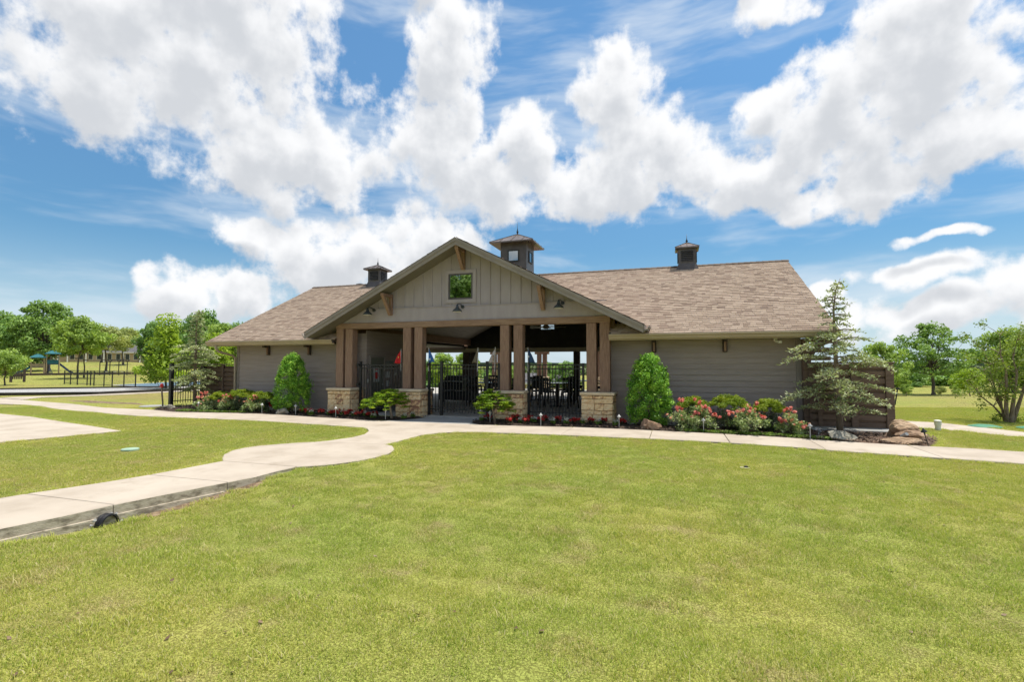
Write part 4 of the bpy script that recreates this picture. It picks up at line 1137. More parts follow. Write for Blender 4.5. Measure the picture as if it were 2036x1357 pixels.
# cooler
o = empty('cool_box', (-7.4, 20.2, 0.012), label='red cool box with white lid on the breezeway floor', cat='cool box')
MB().box(-0.25, 0.25, -0.17, 0.17, 0.0, 0.30).build('body', M['red'], o, bevel=0.02)
MB().box(-0.26, 0.26, -0.18, 0.18, 0.302, 0.38).build('lid', M['house_white'], o, bevel=0.02)
MB().tube([(-0.27, 0, 0.2), (-0.29, 0, 0.28), (-0.29, -0.01, 0.30)], 0.012, 6).build('handle', M['house_white'], o)
# ceiling fan
o = empty('ceiling_fan', (-4.9, 19.47, 3.1), label='pale bladed ceiling fan under the dark vault', cat='ceiling fan')
MB().tube([(0, 0, 0.1), (0, 0, 1.55)], 0.02, 8).build('downrod', M['black_iron'], o)
MB().lathe([(0.05, -0.08), (0.13, -0.05), (0.14, 0.03), (0.06, 0.1)], n=16).build('motor', M['bronze'], o)
for q in range(5):
    a = q * 2 * math.pi / 5 + 0.3
    c, s_ = math.cos(a), math.sin(a)
    p = [(0.14, -0.05), (0.75, -0.075), (0.78, 0.0), (0.75, 0.075), (0.14, 0.05)]
    MB().extr([(x*c - y*s_, x*s_ + y*c, 0.0 + y * 0.12) for x, y in p], (0, 0, -0.012)).build('blade', M['fan'], o)

# ================================================================== pergola behind
o = empty('pergola', (-6.2, 29.0, 0), label='brown timber pergola on stone piers beyond the breezeway', cat='pergola')
for x in (-4.2, -1.35, 1.8, 4.6):
    st = empty('column', (x, 0, 0), parent=o)
    MB().box(-0.34, 0.34, -0.34, 0.34, 0.0, 0.80).build('stone_base', M['capstone'], st, bevel=0.02)
    MB().box(-0.38, 0.38, -0.38, 0.38, 0.80, 0.87).build('base_cap', M['capstone'], st, bevel=0.01)
    for dx_ in (-0.17, 0.17):
        MB().box(dx_ - 0.12, dx_ + 0.12, -0.12, 0.12, 0.87, 2.2).build('shaft', M['timber'], st, bevel=0.008)
    MB().box(-0.42, 0.42, -0.15, 0.15, 2.2, 2.42).build('capital', M['timber_h'], st, bevel=0.01)
for y in (-3.2, 0.0):
    MB().box(-5.2, 5.6, y - 0.09, y + 0.09, 2.42, 2.64).build('beam', M['timber_h'], o, bevel=0.008)
me = MB().box(-0.045, 0.045, -3.7, 0.7, 2.64, 2.80).mesh('rafter'); me.materials.append(M['timber'])
x = -5.0
while x < 5.5:
    link('rafter', me, None, o, loc=(x, 0, 0)); x += 0.46

# ================================================================== plants
def unit(a):
    return a / (np.linalg.norm(a, axis=-1, keepdims=True) + 1e-9)
def leaf_cards(rng, C, Rr, n_each, size, aspect=0.5, out=0.6, up=0.35, shell=0.55, jitter=0.4, flat=1.0):
    """diamond leaves scattered through clumps: C (k,3) centres, Rr (k,) or (k,3) radii"""
    C = np.asarray(C, float); Rr = np.asarray(Rr, float)
    if Rr.ndim == 1: Rr = np.repeat(Rr[:, None], 3, 1)
    k = len(C); n = k * n_each
    c = np.repeat(C, n_each, 0); rr = np.repeat(Rr, n_each, 0)
    d = unit(rng.normal(size=(n, 3)))
    rad = shell + (1 - shell) * rng.random((n, 1)) ** 0.7
    rad = np.where(rng.random((n, 1)) < 0.25, rng.random((n, 1)), rad)
    p = c + d * rad * rr
    nrm = unit(d * out + np.array([0, 0, up]) + rng.normal(size=(n, 3)) * 0.55)
    t = rng.normal(size=(n, 3)); t = unit(t - nrm * (t * nrm).sum(1, keepdims=True))
    t[:, 2] *= flat; t = unit(t)
    b = np.cross(nrm, t)
    L = size * (1 + jitter * (rng.random((n, 1)) * 2 - 1)); W = L * aspect
    fold = nrm * L * 0.08
    V = np.stack([p - t * L / 2, p + b * W / 2 - fold, p + t * L / 2, p - b * W / 2 - fold], 1).reshape(-1, 3)
    F = np.arange(4 * n).reshape(n, 4)
    T = np.clip(np.repeat(rng.random(k), n_each) * 0.45 + rng.random(n) * 0.55, 0, 1)
    return V, F, T
def merge(*parts):
    Vs, Fs, Ts, o = [], [], [], 0
    for V, F, T in parts:
        Vs.append(V); Fs.append(F + o); Ts.append(T); o += len(V)
    return np.concatenate(Vs), np.concatenate(Fs), np.concatenate(Ts)
def tube_mesh(paths, n=6):
    mb = MB()
    for pts, rad in paths: mb.tube(pts, rad, n, cap=False)
    return mb

def curve(a, b, sag=0.0, n=5, wob=0.0, rng=random):
    a, b = Vector(a), Vector(b)
    pts = []
    for i in range(n):
        t = i / (n - 1)
        p = a.lerp(b, t)
        p.z += sag * 4 * t * (1 - t)
        if 0 < i < n - 1 and wob:
            p += Vector((rng.uniform(-wob, wob), rng.uniform(-wob, wob), rng.uniform(-wob, wob) * 0.5))
        pts.append(p)
    return pts

def tree_meshes(seed, h, w, trunk_h, n_clump, clump_r, leaf, n_leaf, shape='round', trunk_r=None, stems=1, low=0.0):
    """returns (trunk mesh, crown mesh) with the base at the origin"""
    rng = np.random.default_rng(seed); pr = random.Random(seed)
    tr = trunk_r or h * 0.018 + 0.03
    C = []
    tries = 0
    while len(C) < n_clump and tries < 6000:
        tries += 1
        z = rng.uniform(0, 1)
        if shape == 'round': prof = math.sqrt(max(0, 1 - (2 * z - 0.85) ** 2 / 1.35))
        elif shape == 'oak': prof = (0.75 + 0.35 * math.sin(z * 3.0)) * (1 - max(0, z - 0.45) * 1.25)
        elif shape == 'cone': prof = 1.05 - z * 0.95
        else: prof = 0.5 + 0.5 * z
        a = rng.uniform(0, 2 * math.pi)
        r = (w / 2 - clump_r * 0.55) * prof * math.sqrt(rng.uniform(0.12, 1)) * (1 + 0.22 * math.sin(3 * a + seed) + 0.15 * math.sin(7 * a + 2 * seed + z * 5))
        p = np.array([r * math.cos(a), r * math.sin(a), trunk_h * (1 - low) + (h - trunk_h * (1 - low) - clump_r * 0.7) * z])
        if all(np.linalg.norm((p - q) * np.array([1, 1, 1.25])) > clump_r * 0.85 for q in C): C.append(p)
    C = np.array(C)
    rad = clump_r * rng.uniform(0.5, 1.4, len(C))
    R3 = np.stack([rad * 1.15, rad * 1.15, rad * 0.75], 1)
    V, F, T = leaf_cards(rng, C, R3, n_leaf, leaf, 0.62)
    crown = np_mesh('crown', V, F, T)
    paths = []
    for s in range(stems):
        off = Vector((0, 0, 0)) if stems == 1 else Vector((pr.uniform(-1, 1), pr.uniform(-1, 1), 0)) * w * 0.05
        lean = Vector((pr.uniform(-1, 1), pr.uniform(-1, 1), 0)) * (w * 0.03 if stems == 1 else w * 0.16)
        top = off + lean + Vector((0, 0, trunk_h + (h - trunk_h) * 0.55))
        base = [off + Vector((0, 0, -0.1))] + curve(off + Vector((0, 0, 0.12 * trunk_h)), top, 0, 6, tr * 0.8, pr)
        rads = [tr * 1.5] + [tr * (1 - 0.8 * i / 5) for i in range(6)]
        paths.append((base, [r / (stems ** 0.5) for r in rads]))
    for c, r in zip(C, rad):
        bp, br = paths[pr.randrange(stems)]
        k = min(len(bp) - 1, 2 + pr.randrange(3))
        while k < len(bp) - 1 and bp[k].z < trunk_h * 0.75: k += 1
        while k > 1 and bp[k].z > c[2] - 0.05: k -= 1
        if bp[k].z > c[2]: continue
        pts = curve(bp[k], c, -0.06 * h * pr.random(), 5, r * 0.12, pr)
        r0 = br[k] * 0.42
        paths.append((pts, [r0, r0 * 0.75, r0 * 0.5, r0 * 0.33, r0 * 0.15]))
    trunk = tube_mesh(paths, 6).mesh('trunk', smooth=True)
    return trunk, crown

M['leaf_oak'] = leaf_material('oak_leaf', [(0.102,0.183,0.043),(0.204,0.330,0.078),(0.337,0.477,0.123)], 0.3)
M['leaf_dense'] = leaf_material('dense_leaf', [(0.083,0.171,0.043),(0.175,0.304,0.074),(0.318,0.462,0.108)], 0.3)
M['leaf_mid'] = leaf_material('mid_leaf', [(0.154,0.235,0.052),(0.283,0.400,0.087),(0.452,0.564,0.133)], 0.35)
M['leaf_lime'] = leaf_material('lime_leaf', [(0.160,0.246,0.024),(0.290,0.407,0.037),(0.450,0.552,0.058)], 0.4)
M['leaf_airy'] = leaf_material('airy_leaf', [(0.199,0.241,0.080),(0.333,0.378,0.126),(0.514,0.529,0.206)], 0.35)

TT = {}
def tree(name, kind, x, y, h, w, label, mat, seed, group, sink=0.0):
    """kinds share meshes made at unit proportions; each tree is scaled to its own size"""
    if kind not in TT:
        TT[kind] = {
            'oak': lambda: tree_meshes(101, 10, 10, 2.6, 110, 0.85, 0.32, 150, 'oak', 0.30),
            'field_oak': lambda: tree_meshes(109, 10, 10, 3.0, 92, 0.78, 0.30, 115, 'oak', 0.24),
            'dense': lambda: tree_meshes(102, 8, 7, 1.2, 90, 0.74, 0.32, 150, 'round', 0.16),
            'mid': lambda: tree_meshes(103, 7, 5.6, 2.0, 70, 0.60, 0.27, 130, 'round', 0.13),
            'airy': lambda: tree_meshes(104, 9, 7.5, 4.2, 40, 0.85, 0.30, 130, 'oak', 0.18),
            'tall': lambda: tree_meshes(108, 7, 6, 3.1, 64, 0.60, 0.26, 140, 'round', 0.12),
            'small': lambda: tree_meshes(105, 3, 2.6, 0.9, 26, 0.42, 0.15, 170, 'round', 0.055),
            'lime': lambda: tree_meshes(106, 4.8, 2.7, 1.0, 34, 0.48, 0.16, 220, 'cone', 0.06, low=0.3),
            'bush': lambda: tree_meshes(107, 4, 7, 0.4, 40, 0.85, 0.34, 150, 'round', 0.12, low=0.6),
        }[kind]()
        TT[kind][0].materials.append(M['bark'])
    tm, cm = TT[kind]
    hh, ww = {'oak': (10,10), 'field_oak': (10,10), 'dense': (8,7), 'mid': (7,5.6), 'airy': (9,7.5), 'tall': (7,6), 'small': (3,2.6), 'lime': (4.8,2.7), 'bush': (4,7)}[kind]
    o = empty(name, (x, y, gz(x, y) - sink), seed * 1.7, label, 'tree', group)
    s = (w / ww, w / ww, h / hh)
    t = link('trunk', tm, None, o); t.scale = s
    key = kind + mat
    if key not in TT:
        m2 = cm if not cm.materials else cm.copy()
        m2.materials.clear(); m2.materials.append(M[mat]); TT[key] = m2
    c = link('crown', TT[key], None, o); c.scale = s
    return o
GL, GR_, GB = 'trees beyond the lawn on the left', 'trees across the field on the right', 'trees seen through the breezeway'
tree('oak_tree', 'oak', -101.5, 56.4, 12.6, 11.6, 'tallest broad oak rising behind the playground towers', 'leaf_oak', 1, GL)
tree('leafy_tree', 'dense', -123.0, 63.1, 10.8, 12.0, 'wide dense tree left of the playground, its top sunlit', 'leaf_dense', 2, GL)
tree('leafy_tree', 'tall', -63.6, 38.3, 7.1, 5.4, 'rounded green tree in front of the tall oak, right of the slide', 'leaf_mid', 3, GL)
tree('leafy_tree', 'tall', -67.3, 41.2, 6.6, 4.3, 'rounded tree standing over the start of the court fence', 'leaf_mid', 4, GL)
tree('loose_tree', 'airy', -102.6, 66.5, 9.0, 8.4, 'loose crowned tree at the left end of the far house', 'leaf_airy', 5, GL)
tree('loose_tree', 'airy', -131.0, 88.8, 9.4, 8.8, 'forked open tree standing right in front of the far house', 'leaf_airy', 6, GL)
tree('leafy_tree', 'dense', -74.4, 54.8, 8.2, 4.8, 'dense dark tree at the right end of the far house', 'leaf_dense', 7, GL)
tree('lime_tree', 'lime', -31.8, 24.3, 5.0, 2.9, 'bright lime green tree behind the black fence post', 'leaf_lime', 8, GL)
tree('young_tree', 'small', -49.6, 24.9, 3.0, 2.7, 'small bright tree at the far left edge beside the dark board', 'leaf_mid', 9, GL)
tree('leafy_tree', 'dense', -55.5, 47.1, 8.4, 5.4, 'dense tree whose top shows just behind the left cedar', 'leaf_dense', 10, GL)
tree('leafy_tree', 'mid', -47.4, 42.4, 6.3, 4.4, 'green tree rising over the left roof corner', 'leaf_mid', 11, GL)
tree('leafy_tree', 'dense', -140.6, 69.9, 12.6, 9.5, 'far dark tree cut by the left edge of the view', 'leaf_oak', 12, GL)
tree('lime_tree', 'lime', -31.3, 27.7, 3.9, 2.7, 'yellow green tree above the left slat screen', 'leaf_lime', 13, GL)
tree('leafy_tree', 'dense', -58.3, 54.6, 7.7, 4.2, 'dark tree peeping over the left roof slope', 'leaf_dense', 14, GL)
tree('loose_tree', 'airy', -118.0, 66.0, 9.5, 8.5, 'loose tree behind the playground, right of the tall oak', 'leaf_airy', 15, GL)
tree('leafy_tree', 'dense', -118.0, 58.0, 8.6, 9.0, 'dark tree filling the gap left of the tall oak', 'leaf_dense', 17, GL)
tree('leafy_tree', 'mid', -39.5, 37.0, 5.0, 4.2, 'green tree half hidden between cedar and downspout', 'leaf_lime', 19, GL)
for i, (x, y, h_, w_, l_) in enumerate(((-190,118,13,13,'back row tree behind the left end of the far house'), (-182,124,12,12,'back row tree behind the middle of the far house roof'), (-172,130,13.5,13,'back row tree behind the right half of the far house'), (-160,134,12,12,'back row tree behind the right end of the far house'), (-150,96,10,9,'back row tree between tall oak and far house'), (-84,66,9,8,'back row tree behind the lime green tree'))):
    tree('loose_tree', 'dense' if i % 2 else 'airy', x, y, h_, w_, l_, 'leaf_mid' if i % 3 else 'leaf_airy', 60 + i, GL)
tree('oak_tree', 'field_oak', 35.2, 87.2, 10.6, 10.6, 'large lone oak standing in the right field', 'leaf_oak', 20, GR_)
tree('leafy_tree', 'mid', 24.1, 73.0, 6.9, 5.0, 'light green tree just over the right slat screen', 'leaf_mid', 21, GR_)
tree('young_tree', 'small', 29.0, 83.1, 4.2, 4.0, 'young tree between the slat screen and the lone oak', 'leaf_mid', 22, GR_)
tree('young_tree', 'small', 29.0, 64.1, 3.2, 2.6, 'slim lime green young tree right of the lone oak', 'leaf_lime', 23, GR_)
tree('leafy_tree', 'dense', 51.1, 100.8, 10.4, 9.8, 'big tree behind the many stemmed tree on the right', 'leaf_mid', 24, GR_)
tree('leafy_tree', 'dense', 60.0, 106.0, 11.8, 10.5, 'tall tree cut off by the right edge of the view', 'leaf_oak', 25, GR_)
tree('young_tree', 'small', 26.2, 71.6, 1.7, 1.4, 'tiny staked sapling left of the lone oak', 'leaf_mid', 26, GR_)
tree('young_tree', 'small', 33.2, 80.2, 1.5, 1.2, 'tiny thin sapling under the lone oak', 'leaf_airy', 27, GR_)
tree('young_tree', 'small', 29.5, 68.0, 1.6, 1.0, 'narrow sapling next to the slim lime tree', 'leaf_mid', 28, GR_)
for i, (x, y, h, w, l) in enumerate(((43.8,119.4,3.6,9.5,'first low tree of the far row behind the lone oak'), (54.0,128.0,4.0,12,'second low tree of the far row right of the lone oak'), (64,122,4.4,11,'third low tree of the far row on the right'), (36,124,3.4,10,'low tree of the far row left of the lone oak'))):
    tree('low_tree', 'bush', x, y, h, w, l, 'leaf_dense', 30 + i, GR_)
tree('leafy_tree', 'mid', -33.1, 68.1, 6.3, 4.4, 'bright tree seen through the gate beside the blue flag', 'leaf_mid', 35, GB)
tree('leafy_tree', 'mid', -27.9, 64.5, 6.1, 4.0, 'tree seen through the gate beside the olive flag', 'leaf_mid', 36, GB)
tree('leafy_tree', 'mid', -15.2, 60.2, 4.4, 2.8, 'slim tree seen through the right bay, left one of two', 'leaf_dense', 37, GB)
tree('leafy_tree', 'mid', -12.3, 59.1, 4.4, 3.6, 'round tree seen through the right bay, right one of two', 'leaf_dense', 38, GB)
tree('leafy_tree', 'dense', -26.1, 75.6, 4.8, 4.4, 'tree seen between the third column pair and the pale flag', 'leaf_mid', 39, GB)
tree('leafy_tree', 'dense', -10.2, 75.6, 4.8, 4.0, 'tree seen in the slit between the last two columns', 'leaf_mid', 40, GB)
tree('low_tree', 'bush', -41.5, 81.2, 5.4, 9.0, 'broad low tree far behind the gate, left side', 'leaf_dense', 41, GB)
tree('low_tree', 'bush', -30, 88, 4.5, 10.0, 'broad low tree far behind the gate, middle', 'leaf_dense', 42, GB)
# behind the photographer: what the gable window mirrors
tree('oak_tree', 'oak', -21, -20, 14, 12, 'oak mirrored in the gable window', 'leaf_oak', 43, 'trees behind the viewpoint')
tree('leafy_tree', 'dense', -27, -27, 13, 11, 'dense tree mirrored at the side of the gable window', 'leaf_dense', 44, 'trees behind the viewpoint')
tree('leafy_tree', 'dense', -14, -26, 12, 10, 'dense tree mirrored at the other side of the gable window', 'leaf_dense', 45, 'trees behind the viewpoint')

# far-off woods along the skyline, one mass
rng = np.random.default_rng(5)
Cw, Rw = [], []
for k in range(620):
    a = rng.uniform(-0.98, 1.25); d = rng.uniform(190, 330)
    p = HD * d + RT * (a * d)
    hh = rng.uniform(3.5, 8.0) if a < -0.45 else rng.uniform(1.2, 3.2)
    Cw.append((p[0], p[1], gz(p[0], p[1]) + hh * rng.uniform(0.2, 0.9))); Rw.append((rng.uniform(4, 8), rng.uniform(4, 8), hh * 0.7))
V_, F_, T_ = leaf_cards(rng, np.array(Cw), np.array(Rw), 110, 1.25, 0.7)
M['leaf_far'] = leaf_material('far_leaf', [(0.062,0.098,0.041),(0.118,0.156,0.065),(0.187,0.221,0.090)], 0.25, nscale=0.05)
link('far_woods', np_mesh('far_woods', V_, F_, T_), M['leaf_far'], kind='stuff', label='far wooded skyline around the fields', cat='woods')
hl = empty('hills', (0, 0, 0), kind='structure')
mb = MB()
for d0_, hh, ph in ((900, 3.0, 0.3), (1300, 7.0, 1.7)):
    pts = []
    for i in range(61):
        a = -1.4 + 2.8 * i / 60; p = HD * d0_ + RT * (a * d0_)
        pts.append((p[0], p[1], hh * (0.55 + 0.3 * math.sin(a * 6 + ph) + 0.15 * math.sin(a * 15 + ph))))
    for i in range(60):
        a, b = pts[i], pts[i+1]; ab = HD * 160
        mb.add([(a[0], a[1], -8), (b[0], b[1], -8), b, a, (a[0]+ab[0], a[1]+ab[1], -8), (b[0]+ab[0], b[1]+ab[1], -8)], [(0,1,2,3), (3,2,5,4)])
M['hill'] = material('wooded_hill', [(0.045,0.075,0.05),(0.075,0.11,0.075)], 0.95, 0.05, 6)
mb.build('ridge', M['hill'], hl)

# ================================================================== garden plants
M['holly'] = leaf_material('holly_leaf', [(0.053,0.159,0.018),(0.129,0.305,0.029),(0.263,0.488,0.050),(0.497,0.733,0.093)], 0.22, 0.5, 0.25, nscale=2.5)  # lightest ramp colour paints in the highlights on the glossy leaves
M['cypress'] = leaf_material('gold_cypress', [(0.10,0.17,0.012),(0.22,0.30,0.018),(0.38,0.43,0.030)], 0.35, nscale=2)
M['under'] = leaf_material('dark_undergrowth', [(0.050,0.072,0.033),(0.102,0.135,0.063)], 0.2, nscale=3)
M['rose_leaf'] = leaf_material('variegated_rose_leaf', [(0.105,0.165,0.044),(0.283,0.373,0.134),(0.598,0.628,0.359)], 0.3, nscale=3)
M['rose_red'] = leaf_material('coral_petal', [(0.58,0.09,0.085),(0.74,0.24,0.22),(0.82,0.46,0.40)], 0.35, nscale=4)
M['rose_pale'] = leaf_material('pale_petal', [(0.72,0.30,0.20),(0.78,0.48,0.36)], 0.35, nscale=4)
M['begonia_red'] = leaf_material('red_petal', [(0.30,0.010,0.012),(0.52,0.030,0.028),(0.62,0.09,0.07)], 0.3, nscale=6)
M['begonia_white'] = leaf_material('white_petal', [(0.45,0.42,0.38),(0.72,0.70,0.64)], 0.3, nscale=6)
M['bronze_leaf'] = leaf_material('bronze_leaf', [(0.05,0.035,0.02),(0.09,0.08,0.03)], 0.3, nscale=6)
M['maple'] = leaf_material('lime_maple_leaf', [(0.100,0.200,0.015),(0.213,0.338,0.022),(0.450,0.525,0.037)], 0.4, nscale=3.5)
M['cedar'] = leaf_material('blue_green_needle', [(0.192,0.240,0.102),(0.372,0.426,0.216),(0.600,0.636,0.396)], 0.2, nscale=2)
M['ground_leaf'] = leaf_material('ground_cover_leaf', [(0.065,0.130,0.018),(0.143,0.234,0.029),(0.247,0.338,0.052)], 0.3, nscale=3)
M['crape'] = leaf_material('crape_leaf', [(0.108,0.166,0.029),(0.202,0.274,0.046),(0.346,0.418,0.079)], 0.35, nscale=1.5)

def plant(name, loc, label, cat, group, parts, stem=None, rz=0):
    o = empty(name, loc, rz, label, cat, group)
    for nm, V_, F_, T_, mt in parts:
        link(nm, np_mesh(nm, V_, F_, T_), M[mt], o)
    if stem:
        stem.build('stems' if name != 'cedar_tree' else 'trunk', M['bark_pale'], o, smooth=True)
    return o

def cone_holly(x, y, h, w, seed, label):
    rng = np.random.default_rng(seed)
    C, Rr = [], []
    for k in range(240):
        z = rng.random() ** 0.85
        prof = (1 - z ** 2.6) ** 0.66 * (0.80 + 0.20 * min(1, z * 5))
        a = rng.uniform(0, 2 * math.pi); r = (w / 2 - 0.06) * prof * (0.80 + 0.2 * rng.random()) * (1 + 0.06 * math.sin(5 * a + z * 9))
        C.append((r * math.cos(a), r * math.sin(a), 0.10 + (h - 0.18) * z)); Rr.append(rng.uniform(0.08, 0.16))
    for k in range(60):
        z = rng.random(); C.append((rng.normal() * w * 0.12 * (1 - z), rng.normal() * w * 0.12 * (1 - z), 0.1 + (h - 0.35) * z)); Rr.append(0.16)
    V_, F_, T_ = leaf_cards(rng, np.array(C), np.array(Rr), 84, 0.047, 0.46, out=0.8, up=0.35, shell=0.4)
    # leading shoots stick out of the outline
    C2 = []; 
    for k in range(46):
        z = rng.uniform(0.1, 1.0); a = rng.uniform(0, 2*math.pi); prof = (1 - z ** 2.6) ** 0.66
        C2.append(((w/2+0.03)*prof*math.cos(a), (w/2+0.03)*prof*math.sin(a), 0.1+(h-0.1)*z))
    V2, F2, T2 = leaf_cards(rng, np.array(C2), np.full(46, 0.06), 14, 0.055, 0.46, up=0.8)
    st = MB().tube([(0, 0, -0.05), (0, 0, h * 0.7)], [0.035, 0.012], 7)
    V_, F_, T_ = merge((V_, F_, T_), (V2, F2, np.clip(T2 + 0.25, 0, 1)))
    return plant('holly_shrub', (x, y, 0.0), label, 'shrub', 'clipped holly cones', [('foliage', V_, F_, T_, 'holly')], st)
cone_holly(-12.15, 13.65, 1.98, 1.28, 61, 'dense green holly cone left of the first stone pier')
cone_holly(-0.66, 13.6, 1.94, 1.24, 62, 'dense green holly cone right of the last stone pier')

def gold_shrub(x, y, h, w, seed, label):
    rng = np.random.default_rng(seed)
    C, Rr = [], []
    for k in range(70):
        a = rng.uniform(0, 2*math.pi); r = w/2 * math.sqrt(rng.random()) * 0.9
        z = h * (0.45 + 0.5 * math.sqrt(max(0, 1 - (r / (w/2)) ** 2)) * rng.uniform(0.75, 1.0))
        C.append((r*math.cos(a), r*math.sin(a), z)); Rr.append((0.10, 0.10, 0.06))
    V_, F_, T_ = leaf_cards(rng, np.array(C), np.array(Rr), 70, 0.062, 0.22, out=0.35, up=0.5, shell=0.2)
    Cu = [(rng.normal()*w*0.24, rng.normal()*w*0.24, h*rng.uniform(0.1, 0.55)) for k in range(40)]
    Vu, Fu, Tu = leaf_cards(rng, np.array(Cu), np.full(40, 0.13), 60, 0.055, 0.3)
    st = MB()
    for q in range(5): st.tube(curve((0, 0, 0), (rng.normal()*w*0.2, rng.normal()*w*0.2, h*0.6), 0, 4), 0.012, 5)
    return plant('gold_shrub', (x, y, 0.0), label, 'shrub', 'golden thread shrubs', [('gold_foliage', V_, F_, T_, 'cypress'), ('lower_foliage', Vu, Fu, Tu, 'under')], st)
gold_shrub(-15.1, 13.55, 0.66, 0.75, 71, 'golden green mound shrub in front of the left slat screen')
gold_shrub(-14.15, 13.55, 0.78, 1.05, 72, 'widest golden mound shrub against the left wall')
gold_shrub(-13.3, 13.55, 0.72, 0.85, 73, 'golden mound shrub touching the left holly cone')
gold_shrub(0.40, 13.45, 0.84, 0.72, 74, 'golden mound shrub right of the right holly, behind coral roses')
gold_shrub(1.24, 13.4, 0.88, 0.98, 75, 'widest golden mound shrub in the middle of the right wall')
gold_shrub(2.12, 13.35, 0.80, 0.74, 76, 'golden mound shrub nearest the right wall corner')

def rose_bush(x, y, h, w, seed, label, reds):
    rng = np.random.default_rng(seed)
    n = int(46 * w)
    C = np.stack([rng.normal(size=n) * w * 0.24, rng.normal(size=n) * w * 0.2, h * (0.12 + 0.72 * rng.random(n) ** 0.8)], 1)
    r = np.hypot(C[:, 0], C[:, 1]); C[:, 2] *= 1 - 0.45 * np.clip(r / (w * 0.55), 0, 1)
    V_, F_, T_ = leaf_cards(rng, C, np.full(n, 0.11), 68, 0.045, 0.6, up=0.6, shell=0.2)
    Cr = []; Rr = []
    for (dx_, dz_, rr) in reds:
        for q in range(5):
            Cr.append((dx_ + rng.normal() * rr * 0.5, -w * 0.18 + rng.normal() * 0.06, dz_ + rng.normal() * rr * 0.3)); Rr.append(0.035)
    Vr, Fr, Tr = leaf_cards(rng, np.array(Cr), np.array(Rr), 26, 0.042, 0.8, up=0.8, shell=0.6)
    top = C[np.argsort(-C[:, 2])[:int(n * 0.5)]]
    pick = top[rng.integers(0, len(top), int(22 * w))] + rng.normal(size=(int(22 * w), 3)) * 0.07 + np.array([0, -0.06, 0.05])
    Vp, Fp, Tp = leaf_cards(rng, pick, np.full(len(pick), 0.026), 16, 0.034, 0.8, up=0.8)
    st = MB()
    for c in C[::4]: st.tube(curve((0, 0, 0), c, 0.03, 4), 0.007, 4)
    o = plant('rose_bush', (x, y, 0.0), label, 'rose bush', 'coral rose bushes', [('foliage', V_, F_, T_, 'rose_leaf'), ('blossoms', Vr, Fr, Tr, 'rose_red'), ('faded_blossoms', Vp, Fp, Tp, 'rose_pale')], st)
rose_bush(-15.45, 13.3, 0.66, 0.75, 81, 'rose bush with one big coral bloom below the left slat screen', [(-0.22, 0.44, 0.09), (0.0, 0.6, 0.05)])
rose_bush(-14.55, 13.4, 0.70, 0.75, 82, 'peach dotted rose bush, middle of the three on the left', [(-0.2, 0.35, 0.06), (-0.05, 0.55, 0.07), (0.15, 0.5, 0.05)])
rose_bush(-13.35, 13.38, 0.62, 0.85, 83, 'rose bush with pink blooms left of the grey boulder', [(0.05, 0.5, 0.09), (-0.1, 0.35, 0.06)])
rose_bush(0.45, 12.98, 0.70, 0.95, 84, 'broad rose bush full of coral blooms beside the right holly', [(0.05, 0.68, 0.16), (0.25, 0.58, 0.14), (-0.38, 0.55, 0.1), (0.42, 0.42, 0.1), (-0.33, 0.74, 0.06), (0.0, 0.45, 0.14)])
rose_bush(1.64, 12.85, 0.68, 0.85, 85, 'rose bush with one coral cluster, middle of the right bed', [(-0.12, 0.56, 0.11), (-0.4, 0.48, 0.09), (0.25, 0.4, 0.05), (0.12, 0.7, 0.04)])
rose_bush(2.52, 12.78, 0.62, 0.55, 86, 'rose bush with two crimson clusters left of the right cedar', [(-0.12, 0.6, 0.12), (-0.24, 0.34, 0.10), (0.2, 0.22, 0.05)])
# one low red shrub
rng = np.random.default_rng(87)
C = rng.normal(size=(16, 3)) * np.array([0.09, 0.08, 0.06]) + np.array([0, 0, 0.28])
V_, F_, T_ = leaf_cards(rng, C, np.full(16, 0.06), 40, 0.045, 0.7)
plant('red_shrub', (-13.0, 13.75, 0), 'small round red flowered plant above the grey boulder', 'shrub', None, [('blossoms', V_, F_, T_, 'begonia_red')], MB().tube([(0, 0, -0.02), (0, 0, 0.28)], 0.012, 5))

def bedding(x, y, seed, colour, label, group, cat='flowers'):
    rng = np.random.default_rng(seed)
    r = 0.105 if colour == 'begonia_red' else 0.07
    C = np.stack([rng.normal(size=9) * r * 0.5, rng.normal(size=9) * r * 0.5, 0.03 + rng.random(9) * 0.05], 1)
    Vl, Fl, Tl = leaf_cards(rng, C, np.full(9, 0.05), 16, 0.04, 0.7, up=0.9)
    C2 = C + np.array([0, 0, 0.065]); m = 9 if colour == 'begonia_red' else 6
    Vb, Fb, Tb = leaf_cards(rng, C2[:m], np.full(m, 0.04), 24 if colour == 'begonia_red' else 14, 0.032, 0.85, up=0.9)
    plant('bedding_flower', (x, y, 0.02), label, cat, group, [('leaves', Vl, Fl, Tl, 'bronze_leaf' if colour == 'begonia_red' else 'ground_leaf'), ('petals', Vb, Fb, Tb, colour)])
redL = [(-12.26,13.6),(-11.38,13.4),(-10.56,13.26),(-10.85,13.47),(-9.9,12.99),(-10.21,13.5),(-9.53,12.96),(-9.82,13.55),(-9.07,12.96),(-9.3,13.5),(-8.71,12.92),(-8.72,13.22),(-11.0,13.2),(-10.1,13.05)]
whL = [(-10.29,13.18),(-9.8,13.25),(-9.38,13.15),(-9.07,13.21),(-8.48,12.86),(-7.57,13.01),(-7.51,13.46),(-10.9,13.1),(-11.2,13.3)]
redR = [(-5.1,13.42),(-4.2,12.81),(-4.31,13.6),(-3.83,12.93),(-3.87,13.45),(-3.47,13.17),(-3.47,13.55),(-3.06,13.45),(-2.54,13.23),(-2.16,13.47),(-1.79,13.48),(-1.32,13.4)]
